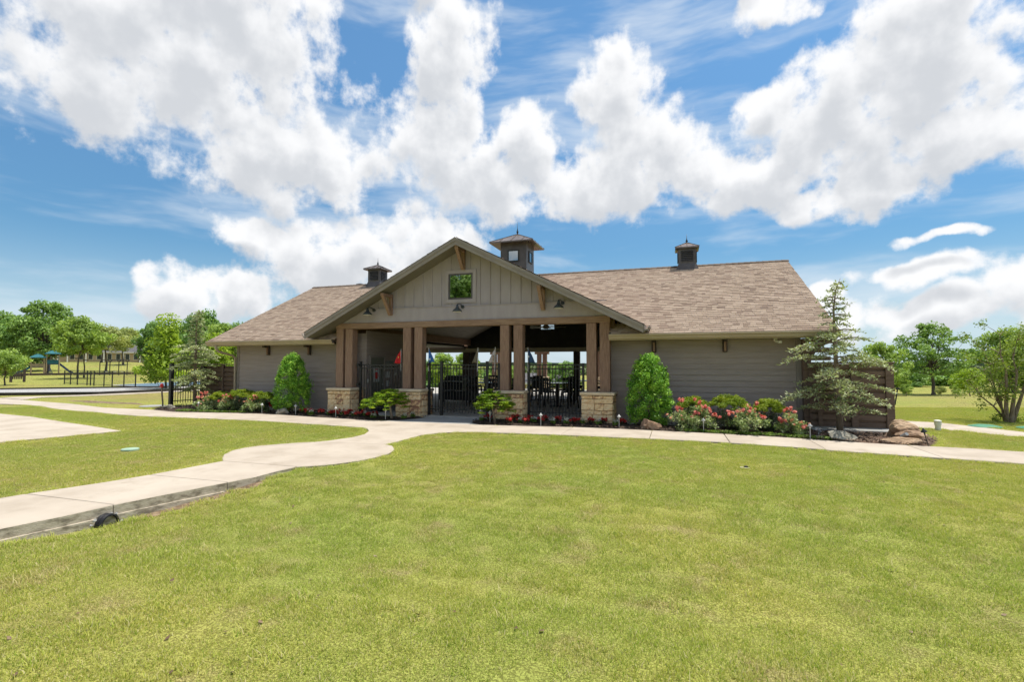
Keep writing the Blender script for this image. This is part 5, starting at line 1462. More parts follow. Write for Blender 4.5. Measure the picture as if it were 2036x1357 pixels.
whR = [(-5.2,13.2),(-4.0,12.99),(-3.67,13.22),(-3.12,13.14),(-2.77,13.16),(-2.37,13.29),(-1.94,13.3),(-1.51,13.23)]
sd = 300
for pts, colour, lb, gp_ in ((redL, 'begonia_red', 'low red bedding flower in the mulch left of the gate', 'red flowers left of the gate'), (whL, 'begonia_white', 'low white bedding flower in the mulch left of the gate', 'white flowers left of the gate'),
                             (redR, 'begonia_red', 'low red bedding flower in the mulch right of the gate', 'red flowers right of the gate'), (whR, 'begonia_white', 'low white bedding flower in the mulch right of the gate', 'white flowers right of the gate')):
    for (x, y) in pts:
        sd += 1; bedding(x, y, sd, colour, lb, gp_)

def lace_maple(x, y, h, w, seed, label, skew):
    rng = np.random.default_rng(seed)
    C, Rr = [], []
    for k in range(130):
        a = rng.uniform(0, 2*math.pi); q = math.sqrt(rng.random())
        r = q * w / 2
        lay = rng.integers(0, 4)
        z = h * (0.95 - 0.40 * q ** 2.4) - lay * 0.10 * (1 - 0.35 * q) + rng.normal() * 0.015
        C.append((r*math.cos(a) + skew * (1 - z / h), r*math.sin(a)*0.8, z)); Rr.append((0.12, 0.12, 0.035))
    V_, F_, T_ = leaf_cards(rng, np.array(C), np.array(Rr), 70, 0.058, 0.36, out=0.2, up=1.2, shell=0.1)
    st = MB().tube([(0.06, 0, -0.04), (0.04, 0, 0.12), (-0.02, 0.02, h * 0.45), (skew * 0.3, 0, h * 0.62)], [0.045, 0.035, 0.03, 0.02], 8)
    for c in C[::3]: st.tube(curve((skew * 0.2, 0, h * 0.5), c, 0.08, 5), [0.016, 0.012, 0.009, 0.006, 0.003], 5)
    plant('lace_maple', (x, y, 0), label, 'small tree', 'lime lace leaf maples', [('crown', V_, F_, T_, 'maple')], st)
lace_maple(-7.98, 12.95, 0.88, 1.40, 91, 'wide leaning lime green lace maple in front of the second pier', -0.32)
lace_maple(-4.78, 13.0, 0.92, 1.10, 92, 'upright lime green lace maple in front of the third pier', 0.05)

def cedar(x, y, h, w, seed, label, n_br, needles, bare=0.0, density=1.0):
    rng = np.random.default_rng(seed); pr = random.Random(seed)
    st = MB()
    tp = [Vector((0, 0, -0.05)), Vector((-0.02, 0, 0.2*h)), Vector((-0.05, 0.01, 0.5*h)), Vector((-0.06, 0.02, 0.8*h)), Vector((0.0, 0.0, 0.93*h)), Vector((0.10, 0.02, h))]
    st.tube(tp, [0.075, 0.06, 0.045, 0.022, 0.010, 0.004], 8)
    def trunk_at(z):
        for a, b in zip(tp[:-1], tp[1:]):
            if a.z <= z <= b.z: return a.lerp(b, (z - a.z) / (b.z - a.z))
        return tp[-1]
    P_, D_ = [], []
    for i in range(n_br):
        t = (i + 0.5) / n_br
        z = h * (0.14 + 0.84 * t)
        prof = (min(1, t / 0.22) * 0.5 + 0.5) * (1 - t) ** 0.62
        if t > 0.60: prof *= 0.50
        L = w / 2 * prof * pr.uniform(0.6, 1.22) + 0.09
        a = i * 2.4 + pr.uniform(-0.5, 0.5)
        b0 = trunk_at(z)
        dirv = Vector((math.cos(a), math.sin(a), 0))
        pts = []
        rise = pr.uniform(0.05, 0.4) if t > 0.3 else pr.uniform(-0.25, 0.25)
        for q in range(6):
            s_ = q / 5
            pts.append(b0 + dirv * (L * s_) + Vector((0, 0, L * (rise * s_ - 0.55 * rise * s_ * s_ - 0.20 * s_ ** 3))))
        st.tube(pts, [0.016 * (1 - 0.8 * q / 5) + 0.002 for q in range(6)], 5, cap=False)
        # side twigs in a flat spray
        ntw = max(4, int(L * 15 * density))
        for k in range(ntw):
            s_ = 0.15 + 0.85 * (k + pr.random()) / ntw
            q = min(4, int(s_ * 5)); p0 = pts[q].lerp(pts[q+1], s_ * 5 - q)
            sd_ = 1 if k % 2 else -1
            side = Vector((-dirv.y, dirv.x, 0)) * sd_
            tl = (0.10 + 0.30 * L * (1 - s_ * 0.75)) * pr.uniform(0.5, 1.15)
            td = (side * pr.uniform(0.3, 1.0) + dirv * pr.uniform(0.5, 0.9)).normalized()
            p1 = p0 + td * tl + Vector((0, 0, -0.22 * tl + pr.uniform(-0.05, 0.05)))
            if tl > 0.12: st.tube([p0, p0.lerp(p1, 0.5) + Vector((0, 0, 0.01)), p1], [0.005, 0.004, 0.002], 3, cap=False)
            nn = max(5, int(tl * needles))
            for m_ in range(nn):
                P_.append(p0.lerp(p1, (m_ + pr.random()) / nn)); D_.append(td)
        for m_ in range(int(L * needles * 0.5)):
            s_ = 0.2 + 0.8 * pr.random(); q = min(4, int(s_ * 5)); P_.append(pts[q].lerp(pts[q+1], s_ * 5 - q)); D_.append(dirv)
    for m_ in range(int(h * 14)):
        z = h * (0.35 + 0.65 * pr.random()); P_.append(trunk_at(z)); D_.append(Vector((pr.uniform(-1,1), pr.uniform(-1,1), 0.4)).normalized())
    P_ = np.array([tuple(p) for p in P_]); D_ = np.array([tuple(d) for d in D_]); n = len(P_)
    t_ = unit(D_ * 0.7 + rng.normal(size=(n, 3)) * np.array([0.6, 0.6, 0.45]) + np.array([0, 0, 0.12]))
    up = unit(np.array([0, 0, 1.0]) + rng.normal(size=(n, 3)) * 0.5)
    b = unit(np.cross(t_, up))
    L_ = 0.075 * rng.uniform(0.6, 1.3, (n, 1)); W_ = L_ * 0.20
    p = P_ + rng.normal(size=(n, 3)) * 0.012
    V_ = np.stack([p, p + t_*L_*0.5 + b*W_, p + t_*L_, p + t_*L_*0.5 - b*W_], 1).reshape(-1, 3)
    F_ = np.arange(4*n).reshape(n, 4)
    T_ = np.clip(rng.random(n) * 0.6 + 0.2 + 0.25 * np.sin(P_[:, 0] * 4 + P_[:, 2] * 6), 0, 1)
    plant('cedar_tree', (x, y, 0), label, 'tree', 'silvery cedars in the beds', [('crown', V_, F_, T_, 'cedar')], st)
cedar(3.62, 13.45, 3.62, 2.45, 95, 'tiered silvery cedar in front of the right slat screen', 64, 78, density=0.8)
cedar(-17.75, 14.75, 3.75, 2.1, 96, 'silvery cedar at the left end beside the black fence', 72, 95, density=0.95)

# many-stemmed tree at the right edge
rng = np.random.default_rng(97); pr = random.Random(97)
st = MB(); C = []
for q in range(7):
    a = q * 0.9 + 0.3; r0 = 0.05 + 0.05 * pr.random()
    top = Vector((math.cos(a) * pr.uniform(0.15, 0.75) + 0.12, math.sin(a) * pr.uniform(0.15, 0.7), pr.uniform(1.7, 2.6)))
    if q < 3: top = Vector((-0.85 + q * 0.35, pr.uniform(-0.3, 0.3), 1.15 + q * 0.3))
    pts = curve((math.cos(a) * r0, math.sin(a) * r0, -0.03), top, 0, 6, 0.05, pr)
    st.tube(pts, [0.062 if q > 3 else 0.03, 0.05 if q > 3 else 0.026, 0.038, 0.026, 0.016, 0.006] if q > 3 else [0.03, 0.026, 0.022, 0.016, 0.01, 0.004], 7, cap=False)
    for k in range(10):
        i = 2 + pr.randrange(4); e = Vector(pts[i]) + Vector((pr.uniform(-0.5, 0.5), pr.uniform(-0.5, 0.5), pr.uniform(0.0, 0.5)))
        st.tube(curve(pts[i], e, 0.03, 4), [0.01, 0.008, 0.005, 0.002], 4, cap=False); C.append(tuple(e))
C = np.array(C)
C = np.concatenate([C, np.array([(0, 0, 0.12), (0.2, 0, 0.1), (-0.2, 0.05, 0.15), (0.3, -0.1, 0.12), (-0.3, 0, 0.1)])])
V_, F_, T_ = leaf_cards(rng, C, np.full(len(C), 0.2), 62, 0.065, 0.5, up=0.5, shell=0.2)
plant('crape_myrtle', (8.95, 17.9, gz(8.95, 17.9)), 'many stemmed yellow green tree by the right edge, beside the green lids', 'tree', None, [('crown', V_, F_, T_, 'crape')], st)

# creeping ground cover and bark chips in the beds
def scatter_in(poly, n, seed):
    rng = np.random.default_rng(seed)
    xs_ = [p[0] for p in poly]; ys_ = [p[1] for p in poly]
    out = np.zeros((0, 2))
    while len(out) < n:
        q = np.stack([rng.uniform(min(xs_), max(xs_), n), rng.uniform(min(ys_), max(ys_), n)], 1)
        out = np.concatenate([out, q[in_poly(poly, q[:, 0], q[:, 1])]])
    return out[:n]
for k, (poly, lb) in enumerate((([(-16.3,12.75),(-15.0,12.85),(-13.4,13.05),(-13.4,13.3),(-15.0,13.15),(-16.2,13.2)], 'low green creeper along the path below the left roses'),
                                ([(0.2,12.68),(1.16,12.58),(2.3,12.42),(3.1,12.2),(3.1,12.5),(2.3,12.75),(1.2,12.85),(0.2,12.9)], 'low green creeper along the path below the right roses'))):
    q = scatter_in(poly, 130, 400 + k)
    C = np.concatenate([q, np.full((130, 1), 0.03)], 1)
    V_, F_, T_ = leaf_cards(np.random.default_rng(410 + k), C, np.array([(0.09, 0.07, 0.035)] * 130), 40, 0.032, 0.6, up=0.9, shell=0.1)
    link('ground_cover', np_mesh('ground_cover', V_, F_, T_), M['ground_leaf'], kind='stuff', label=lb, cat='ground cover')
M['chips'] = material('bark_chip', [(0.03,0.02,0.014),(0.10,0.065,0.045),(0.20,0.14,0.10)], 0.95, 20, 4, tint=True)
for k, (poly, n) in enumerate(((BED_L, 2600), (BED_R, 2400), (BED_E, 2600))):
    q = scatter_in(poly, n, 420 + k)
    V_, F_, T_ = leaf_cards(np.random.default_rng(430 + k), np.concatenate([q, np.full((n, 1), 0.035)], 1), np.full((n, 3), 0.012), 1, 0.055 if k < 2 else 0.07, 0.4, up=1.6)
    if k == 2: T_ = np.clip(T_ + 0.3, 0, 1)
    link('bark_chips', np_mesh('bark_chips', V_, F_, T_), M['chips'], kind='stuff', label=('loose bark chips in the %s bed' % ('left', 'right', 'cedar')[k]), cat='mulch')

# ================================================================== rocks
def rock(name, loc, size, seed, mat, label, flat=0.0, shape=None, rz=0):
    bm = bmesh.new(); bmesh.ops.create_icosphere(bm, subdivisions=4, radius=1)
    pr = random.Random(seed)
    planes = [(Vector((pr.gauss(0, 1), pr.gauss(0, 1), pr.gauss(0, 0.8))).normalized(), pr.uniform(0.48, 0.82)) for _ in range(14)]
    from mathutils import noise as mn
    for v in bm.verts:
        p = v.co.copy()
        for n_, d_ in planes:
            e = p.dot(n_) - d_
            if e > 0: p -= n_ * e
        p += p.normalized() * (0.05 * mn.noise(p * 1.7 + Vector((seed, 0, 0))) + 0.05 * mn.noise(p * 5 + Vector((0, seed, 0))) + 0.035 * mn.noise(p * 13))
        if flat: p.z = round(p.z / flat) * flat * 0.6 + p.z * 0.4
        if shape: p = shape(p)
        v.co = Vector((p.x * size[0], p.y * size[1], p.z * size[2]))
    me = bpy.data.meshes.new(name); bm.to_mesh(me); bm.free()
    me.polygons.foreach_set('use_smooth', [False] * len(me.polygons))
    return link(name, me, M[mat], None, loc, (0, 0, rz), label=label, cat='rock', group='garden rocks')
rock('boulder', (-12.02, 13.12, 0.08), (0.28, 0.2, 0.16), 5, 'rock_grey', 'rounded grey boulder beside the path under the left holly')
rock('boulder', (-0.62, 12.95, 0.06), (0.30, 0.17, 0.21), 8, 'rock_brown', 'pointed brown slab of rock below the right holly', shape=lambda p: Vector((p.x * (1.15 - 0.55 * max(p.z, 0)), p.y, p.z * 1.15)))
rock('boulder', (3.35, 12.35, 0.04), (0.42, 0.28, 0.15), 12, 'rock_grey', 'flat lichened grey rock at the foot of the right cedar', flat=0.16)
rock('boulder', (4.68, 13.0, 0.10), (0.36, 0.26, 0.30), 17, 'rock_tan', 'upright tan arch shaped rock at the end of the right bed', shape=lambda p: Vector((p.x, p.y - 0.25 * p.z, p.z * (1.0 - 0.35 * p.x))))
rock('boulder', (4.35, 12.22, 0.03), (0.52, 0.30, 0.10), 23, 'rock_tan', 'long flat tan ledge stone on the path edge', flat=0.25)
rock('boulder', (4.62, 12.55, 0.14), (0.34, 0.2, 0.10), 29, 'rock_brown', 'small brown ledge stone leaning on the tan rock', flat=0.2)
rock('boulder', (2.98, 12.42, 0.02), (0.14, 0.1, 0.06), 31, 'rock_grey', 'small grey stone beside the flat lichened rock')
rock('boulder', (-17.5, 13.45, 0.04), (0.30, 0.22, 0.10), 37, 'rock_grey', 'low grey rock at the foot of the left fence post', flat=0.2)

# ================================================================== path lights
def path_light_src():
    o = empty('path_light', (0, 0, 0), label='x', cat='path light', group='garden path lights')
    MB().tube([(0, 0, -0.05), (0, 0, 0.27)], 0.010, 8).build('stake', M['light_grey'], o)
    MB().lathe([(0.012, 0.25), (0.02, 0.262), (0.062, 0.268), (0.058, 0.28), (0.022, 0.31), (0.012, 0.335), (0.0, 0.34)], n=16).build('hat', M['light_grey'], o, smooth=True)
    MB().lathe([(0.016, 0.22), (0.016, 0.262)], n=8).build('lens', M['lamp_white'], o)
    return o
lights = [(-15.5, 13.02, 'leftmost path light in the creeper under the roses'), (-12.88, 13.12, 'path light beside the rose bush left of the grey boulder'), (-11.47, 13.05, 'path light between the grey boulder and the first red flowers'),
          (-9.75, 12.78, 'path light in front of the first stone pier'), (-7.93, 12.62, 'path light below the wide leaning maple'), (-5.3, 13.42, 'path light at the gate side of the upright maple'),
          (-4.85, 12.95, 'path light in front of the upright maple, at the bed tip'), (-3.35, 12.72, 'path light among red flowers before the right fence bay'), (-1.37, 12.98, 'path light in front of the last stone pier'),
          (0.62, 12.72, 'path light in front of the broad coral rose bush'), (2.75, 12.32, 'path light left of the right cedar, by the path joint')]
src = path_light_src(); src.scale = (0.85, 0.85, 0.95)
for i, (x, y, lb) in enumerate(lights):
    if i == 0:
        src.location = (x, y, 0.01); src['label'] = lb
    else:
        clone(src, None, (x, y, 0.01), 0, lb)
dark = clone(src, None, (5.37, 15.69, -0.05), 0, 'dark path light by the side path behind the arch shaped rock')
for c in dark.children:
    c.data = c.data.copy(); c.data.materials.clear(); c.data.materials.append(M['black_iron'])
d2 = clone(dark, None, (4.72, 11.97, -0.03), 0, 'tilted dark path light at the end of the ledge stones'); d2.rotation_euler = (R(4), R(-14), 0); d2.scale = (0.9, 0.9, 1.15)
# two spot lights in the right bed
for x, y, rz, lb in ((4.45, 12.35, 0.4, 'small grey spot light aimed from the tan ledge stones'), (3.0, 12.7, -0.8, 'small grey spot light at the root of the right cedar')):
    o = empty('spot_light', (x, y, 0.03), rz, lb, 'spot light', 'bed spot lights')
    MB().tube([(0, 0, -0.05), (0, 0, 0.08)], 0.012, 6).build('stake', M['grey_box'], o)
    MB().tube([(0, 0.06, 0.08), (0, -0.08, 0.15)], [0.03, 0.036], 12).build('barrel', M['grey_box'], o)

# ================================================================== small things on the lawns
def disc(name, loc, r, h, mat, label, cat, dome=0.0, group=None):
    o = empty(name, loc, 0, label, cat, group)
    MB().lathe([(r, -0.08), (r, h * 0.4), (r * 0.94, h), (r * 0.5, h + dome * 0.8), (0.001, h + dome)], n=28).build('lid', M[mat], o, smooth=False)
    MB().lathe([(r * 1.03, -0.08), (r * 1.03, 0.012), (r * 0.98, 0.014)], n=28).build('ring', M[mat], o)
    return o
disc('tank_lid', (7.66, 16.3, gz(7.66, 16.3) + 0.012), 0.33, 0.02, 'green_lid', 'green tank lid in the grass below the many stemmed tree', 'lid', 0.04, 'green tank lids')
disc('tank_lid', (8.62, 16.2, gz(8.6, 16.2) + 0.012), 0.33, 0.02, 'green_lid', 'green tank lid cut by the right edge of the view', 'lid', 0.04, 'green tank lids')
disc('valve_cover', (-9.85, 6.86, gz(-9.85, 6.86) + 0.018), 0.14, 0.022, 'pale_green', 'small pale green valve cover in the left lawn', 'lid')
disc('manhole_cover', (-19.4, 14.3, gz(-19.4, 14.3)), 0.42, 0.03, 'grey_concrete', 'flat grey round cover in the grass left of the black fence', 'lid')
o = empty('vent_riser', (6.2, 15.2, gz(6.2, 15.2)), 0, 'short white pipe riser with cap beside the side path', 'pipe')
MB().lathe([(0.06, -0.1), (0.06, 0.12), (0.072, 0.125), (0.072, 0.20), (0.05, 0.21)], n=18).build('pipe', M['pvc'], o)
MB().lathe([(0.076, 0.20), (0.076, 0.235), (0.04, 0.25)], n=18).build('cap', M['pvc'], o)
o = empty('sprinkler_head', (1.02, 8.71, gz(1.02, 8.71)), 0, 'pale sprinkler box with a dark slot in the right lawn', 'sprinkler')
MB().lathe([(0.075, -0.04), (0.075, 0.008), (0.06, 0.012)], n=16).build('collar', M['court_cream'], o)
MB().lathe([(0.035, 0.0), (0.035, 0.03), (0.02, 0.034)], (0.02, 0, 0), 10).build('nozzle', M['pipe'], o)
o = empty('marker_stake', (8.51, 24.36, gz(8.51, 24.36)), 0, 'thin dark stake standing in the right field', 'stake')
MB().tube([(0, 0, -0.05), (0.12, 0, 0.66)], 0.025, 6).build('stake', M['black_iron'], o)
MB().box(0.05, 0.19, -0.02, 0.02, 0.62, 0.70).build('tip', M['black_iron'], o)
o = empty('yard_hydrant', (-18.62, 14.1, gz(-18.6, 14.1)), 0, 'thin bent post with a red head left of the black fence', 'hydrant')
MB().tube([(0.03, 0, -0.05), (0.02, 0, 0.2), (-0.03, 0, 0.5), (-0.05, 0, 0.78)], 0.028, 8).build('standpipe', M['bark_pale'], o)
MB().lathe([(0.03, 0.75), (0.06, 0.78), (0.06, 0.86), (0.03, 0.90)], (-0.05, 0, 0), 10).build('head', M['red'], o)
MB().tube([(-0.05, 0, 0.86), (-0.15, 0, 0.80), (-0.16, 0, 0.75)], 0.014, 6).build('lever', M['red'], o)
# drain pipe under the walk
px_, py_ = -6.20, 4.0
o = empty('drain_pipe', (px_, py_, gz(px_ + 0.2, py_)), R(8), 'black corrugated drain pipe end poking out below the walk', 'pipe')
mb = MB()
n = 28
for i in range(13):
    x0 = -0.18 + i * 0.026
    ro = 0.115 if i % 2 == 0 else 0.104
    for k in range(n):
        a0, a1 = 2*math.pi*k/n, 2*math.pi*(k+1)/n
        ring = lambda x, r, a: (x, r * math.cos(a), 0.02 + r * math.sin(a))
        mb.add([ring(x0, ro, a0), ring(x0 + 0.026, 0.104 if ro > 0.11 else 0.115, a0), ring(x0 + 0.026, 0.104 if ro > 0.11 else 0.115, a1), ring(x0, ro, a1)], [(0, 1, 2, 3)])
        mb.add([ring(x0, 0.094, a0), ring(x0 + 0.026, 0.094, a0), ring(x0 + 0.026, 0.094, a1), ring(x0, 0.094, a1)], [(3, 2, 1, 0)])
for k in range(n):
    a0, a1 = 2*math.pi*k/n, 2*math.pi*(k+1)/n
    mb.add([(0.158, 0.110*math.cos(a0), 0.02+0.110*math.sin(a0)), (0.162, 0.094*math.cos(a0), 0.02+0.094*math.sin(a0)), (0.162, 0.094*math.cos(a1), 0.02+0.094*math.sin(a1)), (0.158, 0.110*math.cos(a1), 0.02+0.110*math.sin(a1))], [(0, 1, 2, 3)])
mb.build('pipe', M['pipe'], o)
MB().lathe([(0.0, 0), (0.094, 0.0), (0.094, 0.004), (0, 0.004)], n=20).mesh('x')
# crumbled concrete round the pipe
for k, (dx_, dy_, dz_, s_) in enumerate(((0.07, 0.11, 0.12, 0.022), (0.07, 0.06, 0.145, 0.018), (0.07, -0.11, 0.11, 0.02), (0.08, -0.15, 0.07, 0.016), (0.11, 0.15, 0.04, 0.02))):
    rock('concrete_rubble', (px_ + dx_ + 0.04, py_ + dy_, gz(px_ + 0.3, py_) + dz_ - 0.02), (s_ * 0.7, s_ * 1.4, s_), 50 + k, 'gravel', 'crumb of pale broken concrete around the drain pipe end')['group'] = 'concrete crumbs'

# ================================================================== playground and far things on the left
def face_rot(x, y): return math.atan2(x, -y) + math.pi if False else math.atan2(y, x) - math.pi / 2
PX, PY = -95.4, 53.1
o = empty('playground', (PX, PY, gz(PX, PY)), face_rot(PX, PY), 'playground with two teal roofed towers and two slides', 'playground')
for tx, zr_ in ((-1.1, 2.75), (0.65, 3.35)):
    tw = empty('tower', (tx, 0, 0), parent=o)
    for sx_ in (-0.75, 0.75):
        for sy_ in (-0.75, 0.75):
            MB().tube([(sx_, sy_, 0), (sx_, sy_, zr_)], 0.09, 8).build('post', M['play_tan'], tw)
    MB().box(-0.78, 0.78, -0.78, 0.78, 1.1 if tx < 0 else 1.6, 1.22 if tx < 0 else 1.72).build('deck', M['navy'], tw)
    MB().add([(-1.0,-1.0,zr_),(1.0,-1.0,zr_),(1.0,1.0,zr_),(-1.0,1.0,zr_),(-0.35,-0.35,zr_+0.42),(0.35,-0.35,zr_+0.42),(0.35,0.35,zr_+0.42),(-0.35,0.35,zr_+0.42),(0,0,zr_+0.55),(-1.0,-1.0,zr_-0.1),(1.0,-1.0,zr_-0.1),(1.0,1.0,zr_-0.1),(-1.0,1.0,zr_-0.1)],
             [(0,1,5,4),(1,2,6,5),(2,3,7,6),(3,0,4,7),(4,5,8),(5,6,8),(6,7,8),(7,4,8),(9,10,1,0),(10,11,2,1),(11,12,3,2),(12,9,0,3),(9,12,11,10)]).build('roof', M['teal'], tw)
    MB().box(-0.75, 0.75, -0.8, -0.76, (1.2 if tx < 0 else 1.72), (1.75 if tx < 0 else 2.35)).build('guard_panel', M['teal'] if tx > 0 else M['play_tan'], tw)
def chute(pts, w, mat, nm):
    mb = MB()
    for a, b in zip(pts[:-1], pts[1:]):
        mb.beam(a, b, w, 0.08)
        for sg in (-1, 1):
            mb.beam((a[0], a[1] + sg * w / 2, a[2] + 0.12), (b[0], b[1] + sg * w / 2, b[2] + 0.12), 0.07, 0.28)
    mb.build(nm, M[mat], o)
chute([(-1.7, -0.2, 1.2), (-2.1, -0.3, 1.0), (-2.6, -0.4, 0.6), (-3.1, -0.5, 0.32), (-3.6, -0.5, 0.2), (-4.0, -0.5, 0.15)], 0.8, 'teal', 'slide')
chute([(1.2, -0.2, 1.85), (2.0, -0.3, 1.05), (2.7, -0.3, 0.35), (3.1, -0.3, 0.18)], 0.55, 'navy', 'slide')
for i in range(6): MB().box(0.2 + i * 0.1, 0.26 + i * 0.1, -1.0 - i * 0.2, -0.9 - i * 0.2, 0, 1.5 - i * 0.24).build('step', M['navy'], o)
SX, SY = -79.6, 53.0
o = empty('swing_frame', (SX, SY, gz(SX, SY)), face_rot(SX, SY), 'dark arched swing frame on the grass before the far house', 'swing')
for x in (-1.9, -0.75, 0.3, 1.3):
    MB().tube([(x, 0, 0), (x, 0, 1.9), (x + 0.1, 0, 2.15), (x + 0.3, 0, 2.3)], 0.06, 8).build('post', M['black_iron'], o)
    if x > -1.5: MB().tube([(x, 0, 1.9), (x - 0.1, 0, 2.15), (x - 0.3, 0, 2.3)], 0.05, 8).build('arm', M['black_iron'], o)
MB().tube([(-1.6, 0, 2.3), (1.6, 0, 2.3)], 0.05, 8).build('top_bar', M['black_iron'], o)
for x in (-1.2, -0.2, 0.8):
    for dx_ in (-0.18, 0.18): MB().tube([(x + dx_, 0, 2.28), (x + dx_, 0, 0.55)], 0.012, 4).build('chain', M['light_grey'], o)
    MB().box(x - 0.22, x + 0.22, -0.1, 0.1, 0.48, 0.56).build('seat', M['house_white'], o)
# court fence
A_, B_ = Vector((-48.12, 28.03, 0)), Vector((-35.6, 25.0, 0))
o = empty('court_fence', tuple(A_), math.atan2(B_.y - A_.y, B_.x - A_.x), 'low black railed fence along the near side of the sports court', 'fence')
Lf = (B_ - A_).length
pm = MB().tube([(0, 0, -0.05), (0, 0, 1.12)], 0.04, 8).mesh('post'); pm.materials.append(M['black_iron'])
for t in (0, 0.10, 0.21, 0.36, 0.41, 0.46, 0.60, 0.71, 0.86, 1.0): link('post', pm, None, o, loc=(Lf * t, 0, 0))
for z in (1.10, 0.06): MB().tube([(0, 0, z), (Lf, 0, z)], 0.022, 6).build('rail', M['black_iron'], o)
mb = MB()
for i in range(120): mb.box(i * Lf / 120 - 0.002, i * Lf / 120 + 0.002, -0.002, 0.002, 0.08, 1.1)
for z in np.arange(0.15, 1.1, 0.11): mb.box(0, Lf, -0.002, 0.002, z - 0.002, z + 0.002)
mb.build('wire_mesh', M['black_iron'], o, kind='stuff')
o = empty('court_fence', (-30.5, 27.5, 0), R(62), 'black railed fence at the far corner of the sports court', 'fence')
for t in (0, 3, 6, 9): link('post', pm, None, o, loc=(t, 0, 0))
for z in (1.10, 0.06): MB().tube([(0, 0, z), (9, 0, z)], 0.022, 6).build('rail', M['black_iron'], o)
# dark board by the young tree
o = empty('park_board', (-57.4, 29.7, gz(-57.4, 29.7)), face_rot(-57.4, 29.7), 'dark timber board on posts at the far left', 'board')
for x, h_ in ((-0.42, 1.1), (0.45, 1.55)): MB().box(x - 0.1, x + 0.1, -0.1, 0.1, -0.05, h_).build('post', M['dark_timber'], o)
for i in range(6): MB().box(-0.34 + i * 0.115, -0.25 + i * 0.115, -0.04, 0.0, 0.28, 1.02).build('plank', M['dark_timber'], o)
MB().box(-0.4, 0.42, 0.01, 0.05, 0.5, 0.6).build('rail', M['dark_timber'], o)
# dark logs along the playground edge
o = empty('play_border', (-90.0, 47.5, gz(-90, 47.5)), face_rot(-90, 47.5), 'long dark timber border in front of the playground', 'border')
for i in range(12): MB().box(-14 + i * 2.4, -14 + i * 2.4 + 2.34, -0.1, 0.1, 0, 0.32).build('sleeper', M['dark_timber'], o)

# far houses
def house(x, y, L, D, eave, ridge, label, wallm, windows, porch, rz=None, hip=True):
    o = empty('house', (x, y, gz(x, y)), face_rot(x, y) if rz is None else rz, label, 'house', 'houses in the distance')
    w = MB().box(-L/2, L/2, 0, D, -0.3, eave).build('wall', M[wallm], o)
    ov = 0.6; hp = D / 2 if hip else -ov * 0
    mb = MB().add([(-L/2-ov, -ov, eave), (L/2+ov, -ov, eave), (L/2+ov, D+ov, eave), (-L/2-ov, D+ov, eave), (-L/2+hp, D/2, ridge), (L/2-hp, D/2, ridge)],
                  [(0,1,5,4), (2,3,4,5), (1,2,5), (3,0,4), (0,3,2,1)])
    r_ = mb.build('roof', M['house_roof'], o)
    MB().box(-L/2-ov, L/2+ov, -ov-0.05, -ov, eave-0.25, eave-0.01).build('fascia', M['house_white'], o)
    for (wx, ww, z0, z1) in windows:
        f_ = MB().box(wx - ww/2 - 0.1, wx + ww/2 + 0.1, -0.06, -0.01, z0 - 0.1, z1 + 0.1).build('window', M['house_white'], o)
        MB().box(wx - ww/2, wx + ww/2, -0.09, -0.065, z0, z1).build('pane', M['house_dark'], f_)
    for px2 in porch:
        MB().box(px2 - 0.15, px2 + 0.15, -ov - 0.02, -ov + 0.28, -0.3, eave - 0.26).build('porch_post', M['house_white'], o)
    return o
house(-158.5, 105.0, 26, 10, 2.9, 6.6, 'long low tan house with grey hip roof behind the swings', 'house_wall', [(wx, 0.9, 0.7, 2.3) for wx in (-9.5,-7.6,-5.5,-3.6,-1.2,0.8,3.0,5.0,7.2,9.2,11)], (-12.5,-10.5,-6.5,-2.5,2,6,10,12.5))
house(-19.9, 71.5, 3.2, 5, 1.7, 3.1, 'tan house with grey roof seen through the right bay, left one', 'house_wall', [(-0.7, 0.6, 0.5, 1.2), (0.7, 0.6, 0.5, 1.2)], (), 0.2, False)
house(-17.6, 82, 3.2, 5, 1.6, 3.2, 'tan house seen between two trees through the right bay', 'house_wall', [(-0.7, 0.6, 0.5, 1.2), (0.8, 0.6, 0.5, 1.2)], (), 0.5, False)

# ================================================================== grass
def grass_patch(seed, n, size, hmin, hmax):
    rng = np.random.default_rng(seed)
    p = np.concatenate([rng.uniform(-size/2, size/2, (n, 2)), np.full((n, 1), -0.006)], 1)
    a = rng.uniform(0, 2*math.pi, n)
    h = rng.uniform(hmin, hmax, n); w = rng.uniform(0.0014, 0.0028, n)
    lean = rng.uniform(0.15, 1.0, n) * h
    la = rng.uniform(0, 2*math.pi, n)
    sd_ = np.stack([np.cos(a) * w, np.sin(a) * w, np.zeros(n)], 1)
    ld = np.stack([np.cos(la), np.sin(la), np.zeros(n)], 1)
    m_ = p + ld * lean[:, None] * 0.35 + np.array([0, 0, 1.0]) * h[:, None] * 0.6
    t_ = p + ld * lean[:, None] + np.array([0, 0, 1.0]) * h[:, None]
    V = np.stack([p - sd_, p + sd_, m_ + sd_ * 0.8, m_ - sd_ * 0.8, t_ + sd_ * 0.15, t_ - sd_ * 0.15], 1).reshape(-1, 3)
    b = np.arange(n)[:, None] * 6
    F = np.concatenate([b + np.array([[0, 1, 2, 3]]), b + np.array([[3, 2, 4, 5]])])
    T = np.tile(rng.random(n), 2)
    return np_mesh('grass_patch', V, F, T)
